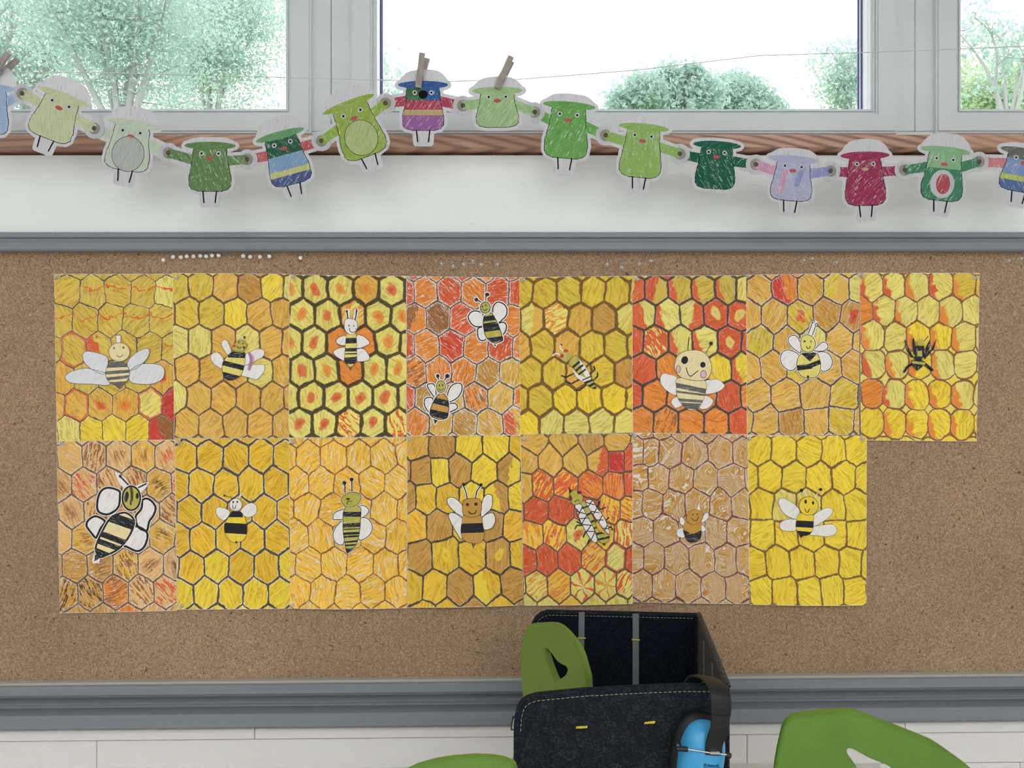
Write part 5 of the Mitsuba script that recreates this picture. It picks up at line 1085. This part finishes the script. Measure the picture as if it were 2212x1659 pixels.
def tree(label, base, fork_z, top_z, spread, seed, stems=4, sub=7, lean=0.0, leaf=.04, per=26, fog=.22, trunk=.07, m='m_leaf', cat_='tree'):
    """stems that fork, branch and carry clouds of leaves"""
    r = np.random.default_rng(seed); t = thing('tree', label, cat_); wood, tips = [], []
    fork = np.array([base[0] + lean * .3, base[1], fork_z])
    part(t, 'trunk', tube(spline([base, (np.array(base) + fork) / 2 + [r.normal(0, .06), 0, 0], fork], False, 5), np.linspace(trunk * 1.4, trunk, 11), 8), 'm_bark', True)
    for k in range(stems):
        an = 2 * math.pi * (k + r.uniform(-.3, .3)) / stems; out = np.array([math.cos(an), math.sin(an), 0]) * spread * r.uniform(.35, .9); out[0] += lean
        top = np.array([fork[0], fork[1], 0]) + out; top[2] = fork_z + (top_z - fork_z) * r.uniform(.75, 1)
        p = spline([fork, fork + (top - fork) * [.25, .25, .4] + r.normal(0, .05, 3), fork + (top - fork) * [.6, .6, .72] + r.normal(0, .07, 3), top], False, 6)
        wood.append(tube(p, np.linspace(trunk * .7, trunk * .12, len(p)), 6))
        for j in range(sub):
            q0 = p[int(len(p) * r.uniform(.22, .97))]; dr_ = r.normal(0, 1, 3); dr_[2] = abs(dr_[2]) * .7 + .15; dr_ /= np.linalg.norm(dr_); ln = spread * r.uniform(.3, .65)
            q = spline([q0, q0 + dr_ * ln * .5 + r.normal(0, .05, 3), q0 + dr_ * ln + [0, 0, -.12 * ln] + r.normal(0, .05, 3)], False, 5)
            wood.append(tube(q, np.linspace(trunk * .22, trunk * .05, len(q)), 5)); tips += [q[-1], q[len(q) // 2], q[-3]]
            for _ in range(2):
                g0 = q[int(len(q) * r.uniform(.4, .95))]; g = g0 + r.normal(0, 1, 3) * ln * .3; wood.append(tube([g0, (g0 + g) / 2 + r.normal(0, .02, 3), g], [trunk * .07, trunk * .05, trunk * .03], 4)); tips.append(g)
    part(t, 'branches', cat(*wood), 'm_bark', True)
    k = part(t, 'foliage', leaves(tips, per, fog, leaf, seed + 100, .6), m); labels[k] = {'kind': 'stuff'}
    return t
def px_at(px, Y, z): return np.array([(px - 1106) / F * Y, Y, z])
def zt(py, Y): return CZ - (py - 829.5) / F * Y
tree('slender many-branched leafy tree behind the middle of the left window', px_at(265, 8.5, -.3), zt(330, 8.5), zt(-170, 8.5), 1.55, 3, 7, 11, 0, .027, 60, .26, .062)
tree('leafy tree at the left edge of the left window', px_at(40, 12.0, -.3), zt(340, 12.0), zt(-160, 12), 2.0, 5, 7, 10, -.1, .038, 58, .30, .075)
tree('light leafy tree near the right side of the left window', px_at(450, 17, -.3), zt(330, 17), zt(-110, 17), 2.2, 8, 6, 10, .25, .050, 56, .34, .075)
tree('small green tree just inside the left edge of the middle window', px_at(800, 13.0, -.3), zt(400, 13.0), zt(95, 13.0), .75, 13, 5, 6, 0, .042, 20, .16, .05)
tree('slim young tree at the right edge of the middle window', px_at(1835, 13.0, -.3), zt(300, 13.0), zt(85, 13.0), .62, 17, 5, 6, -.05, .042, 17, .13, .04)
tree('sparse twiggy tree seen in the right window', px_at(2175, 10.0, -.3), zt(300, 10.0), zt(10, 10.0), .75, 23, 5, 6, .05, .04, 9, .12, .045)
tree('leafy light green bush at the bottom of the right window', px_at(2110, 13.0, -.3), zt(420, 13.0), zt(165, 13.0), 1.0, 29, 6, 8, .1, .05, 40, .18, .05, 'm_leaf_light')
# broad rounded crowns far behind the middle window
def crown(label, cx, Y, lumps, seed, n=2600, leaf=.075):
    r = np.random.default_rng(seed); t = thing('tree', label, 'tree'); cen = []
    x0 = px_at(cx, Y, 0)
    zm = min(zt(l[1], Y) - l[2] / F * Y for l in lumps)
    part(t, 'trunk', tube([(x0[0], Y, -.3), (x0[0] + .1, Y, zm * .5), (x0[0], Y, zm + .4)], [.24, .19, .14], 9), 'm_bark', True)
    br = []
    for (px, py, rad) in lumps:
        c = px_at(px, Y, zt(py, Y)); R = rad / F * Y; c[1] += r.uniform(-.5, .5)
        br.append(tube([(x0[0], Y, zm + .2), (np.array([x0[0], Y, zm]) + c) / 2 + [0, 0, .1], c], [.09, .06, .03], 6))
        d = r.normal(0, 1, (n // len(lumps), 3)); d /= np.linalg.norm(d, axis=1, keepdims=True)
        cen.append(c + d * R * r.uniform(.62, 1.02, (len(d), 1)))
    part(t, 'branches', cat(*br), 'm_bark', True)
    k = part(t, 'foliage', leaves(np.vstack(cen), 5, .11, leaf, seed + 50), 'm_leaf'); labels[k] = {'kind': 'stuff'}
crown('rounded distant tree in the middle window, the taller of two', 1440, 18, [(1440, 205, 48), (1480, 185, 40), (1390, 215, 42), (1345, 240, 36), (1520, 205, 40), (1450, 260, 70), (1380, 275, 50), (1440, 170, 22), (1500, 160, 18)], 31)
crown('lower rounded distant tree in the middle window, right of the taller one', 1610, 22, [(1590, 185, 32), (1560, 215, 40), (1620, 215, 38), (1660, 240, 34), (1600, 265, 60), (1690, 255, 24)], 37, 2200)
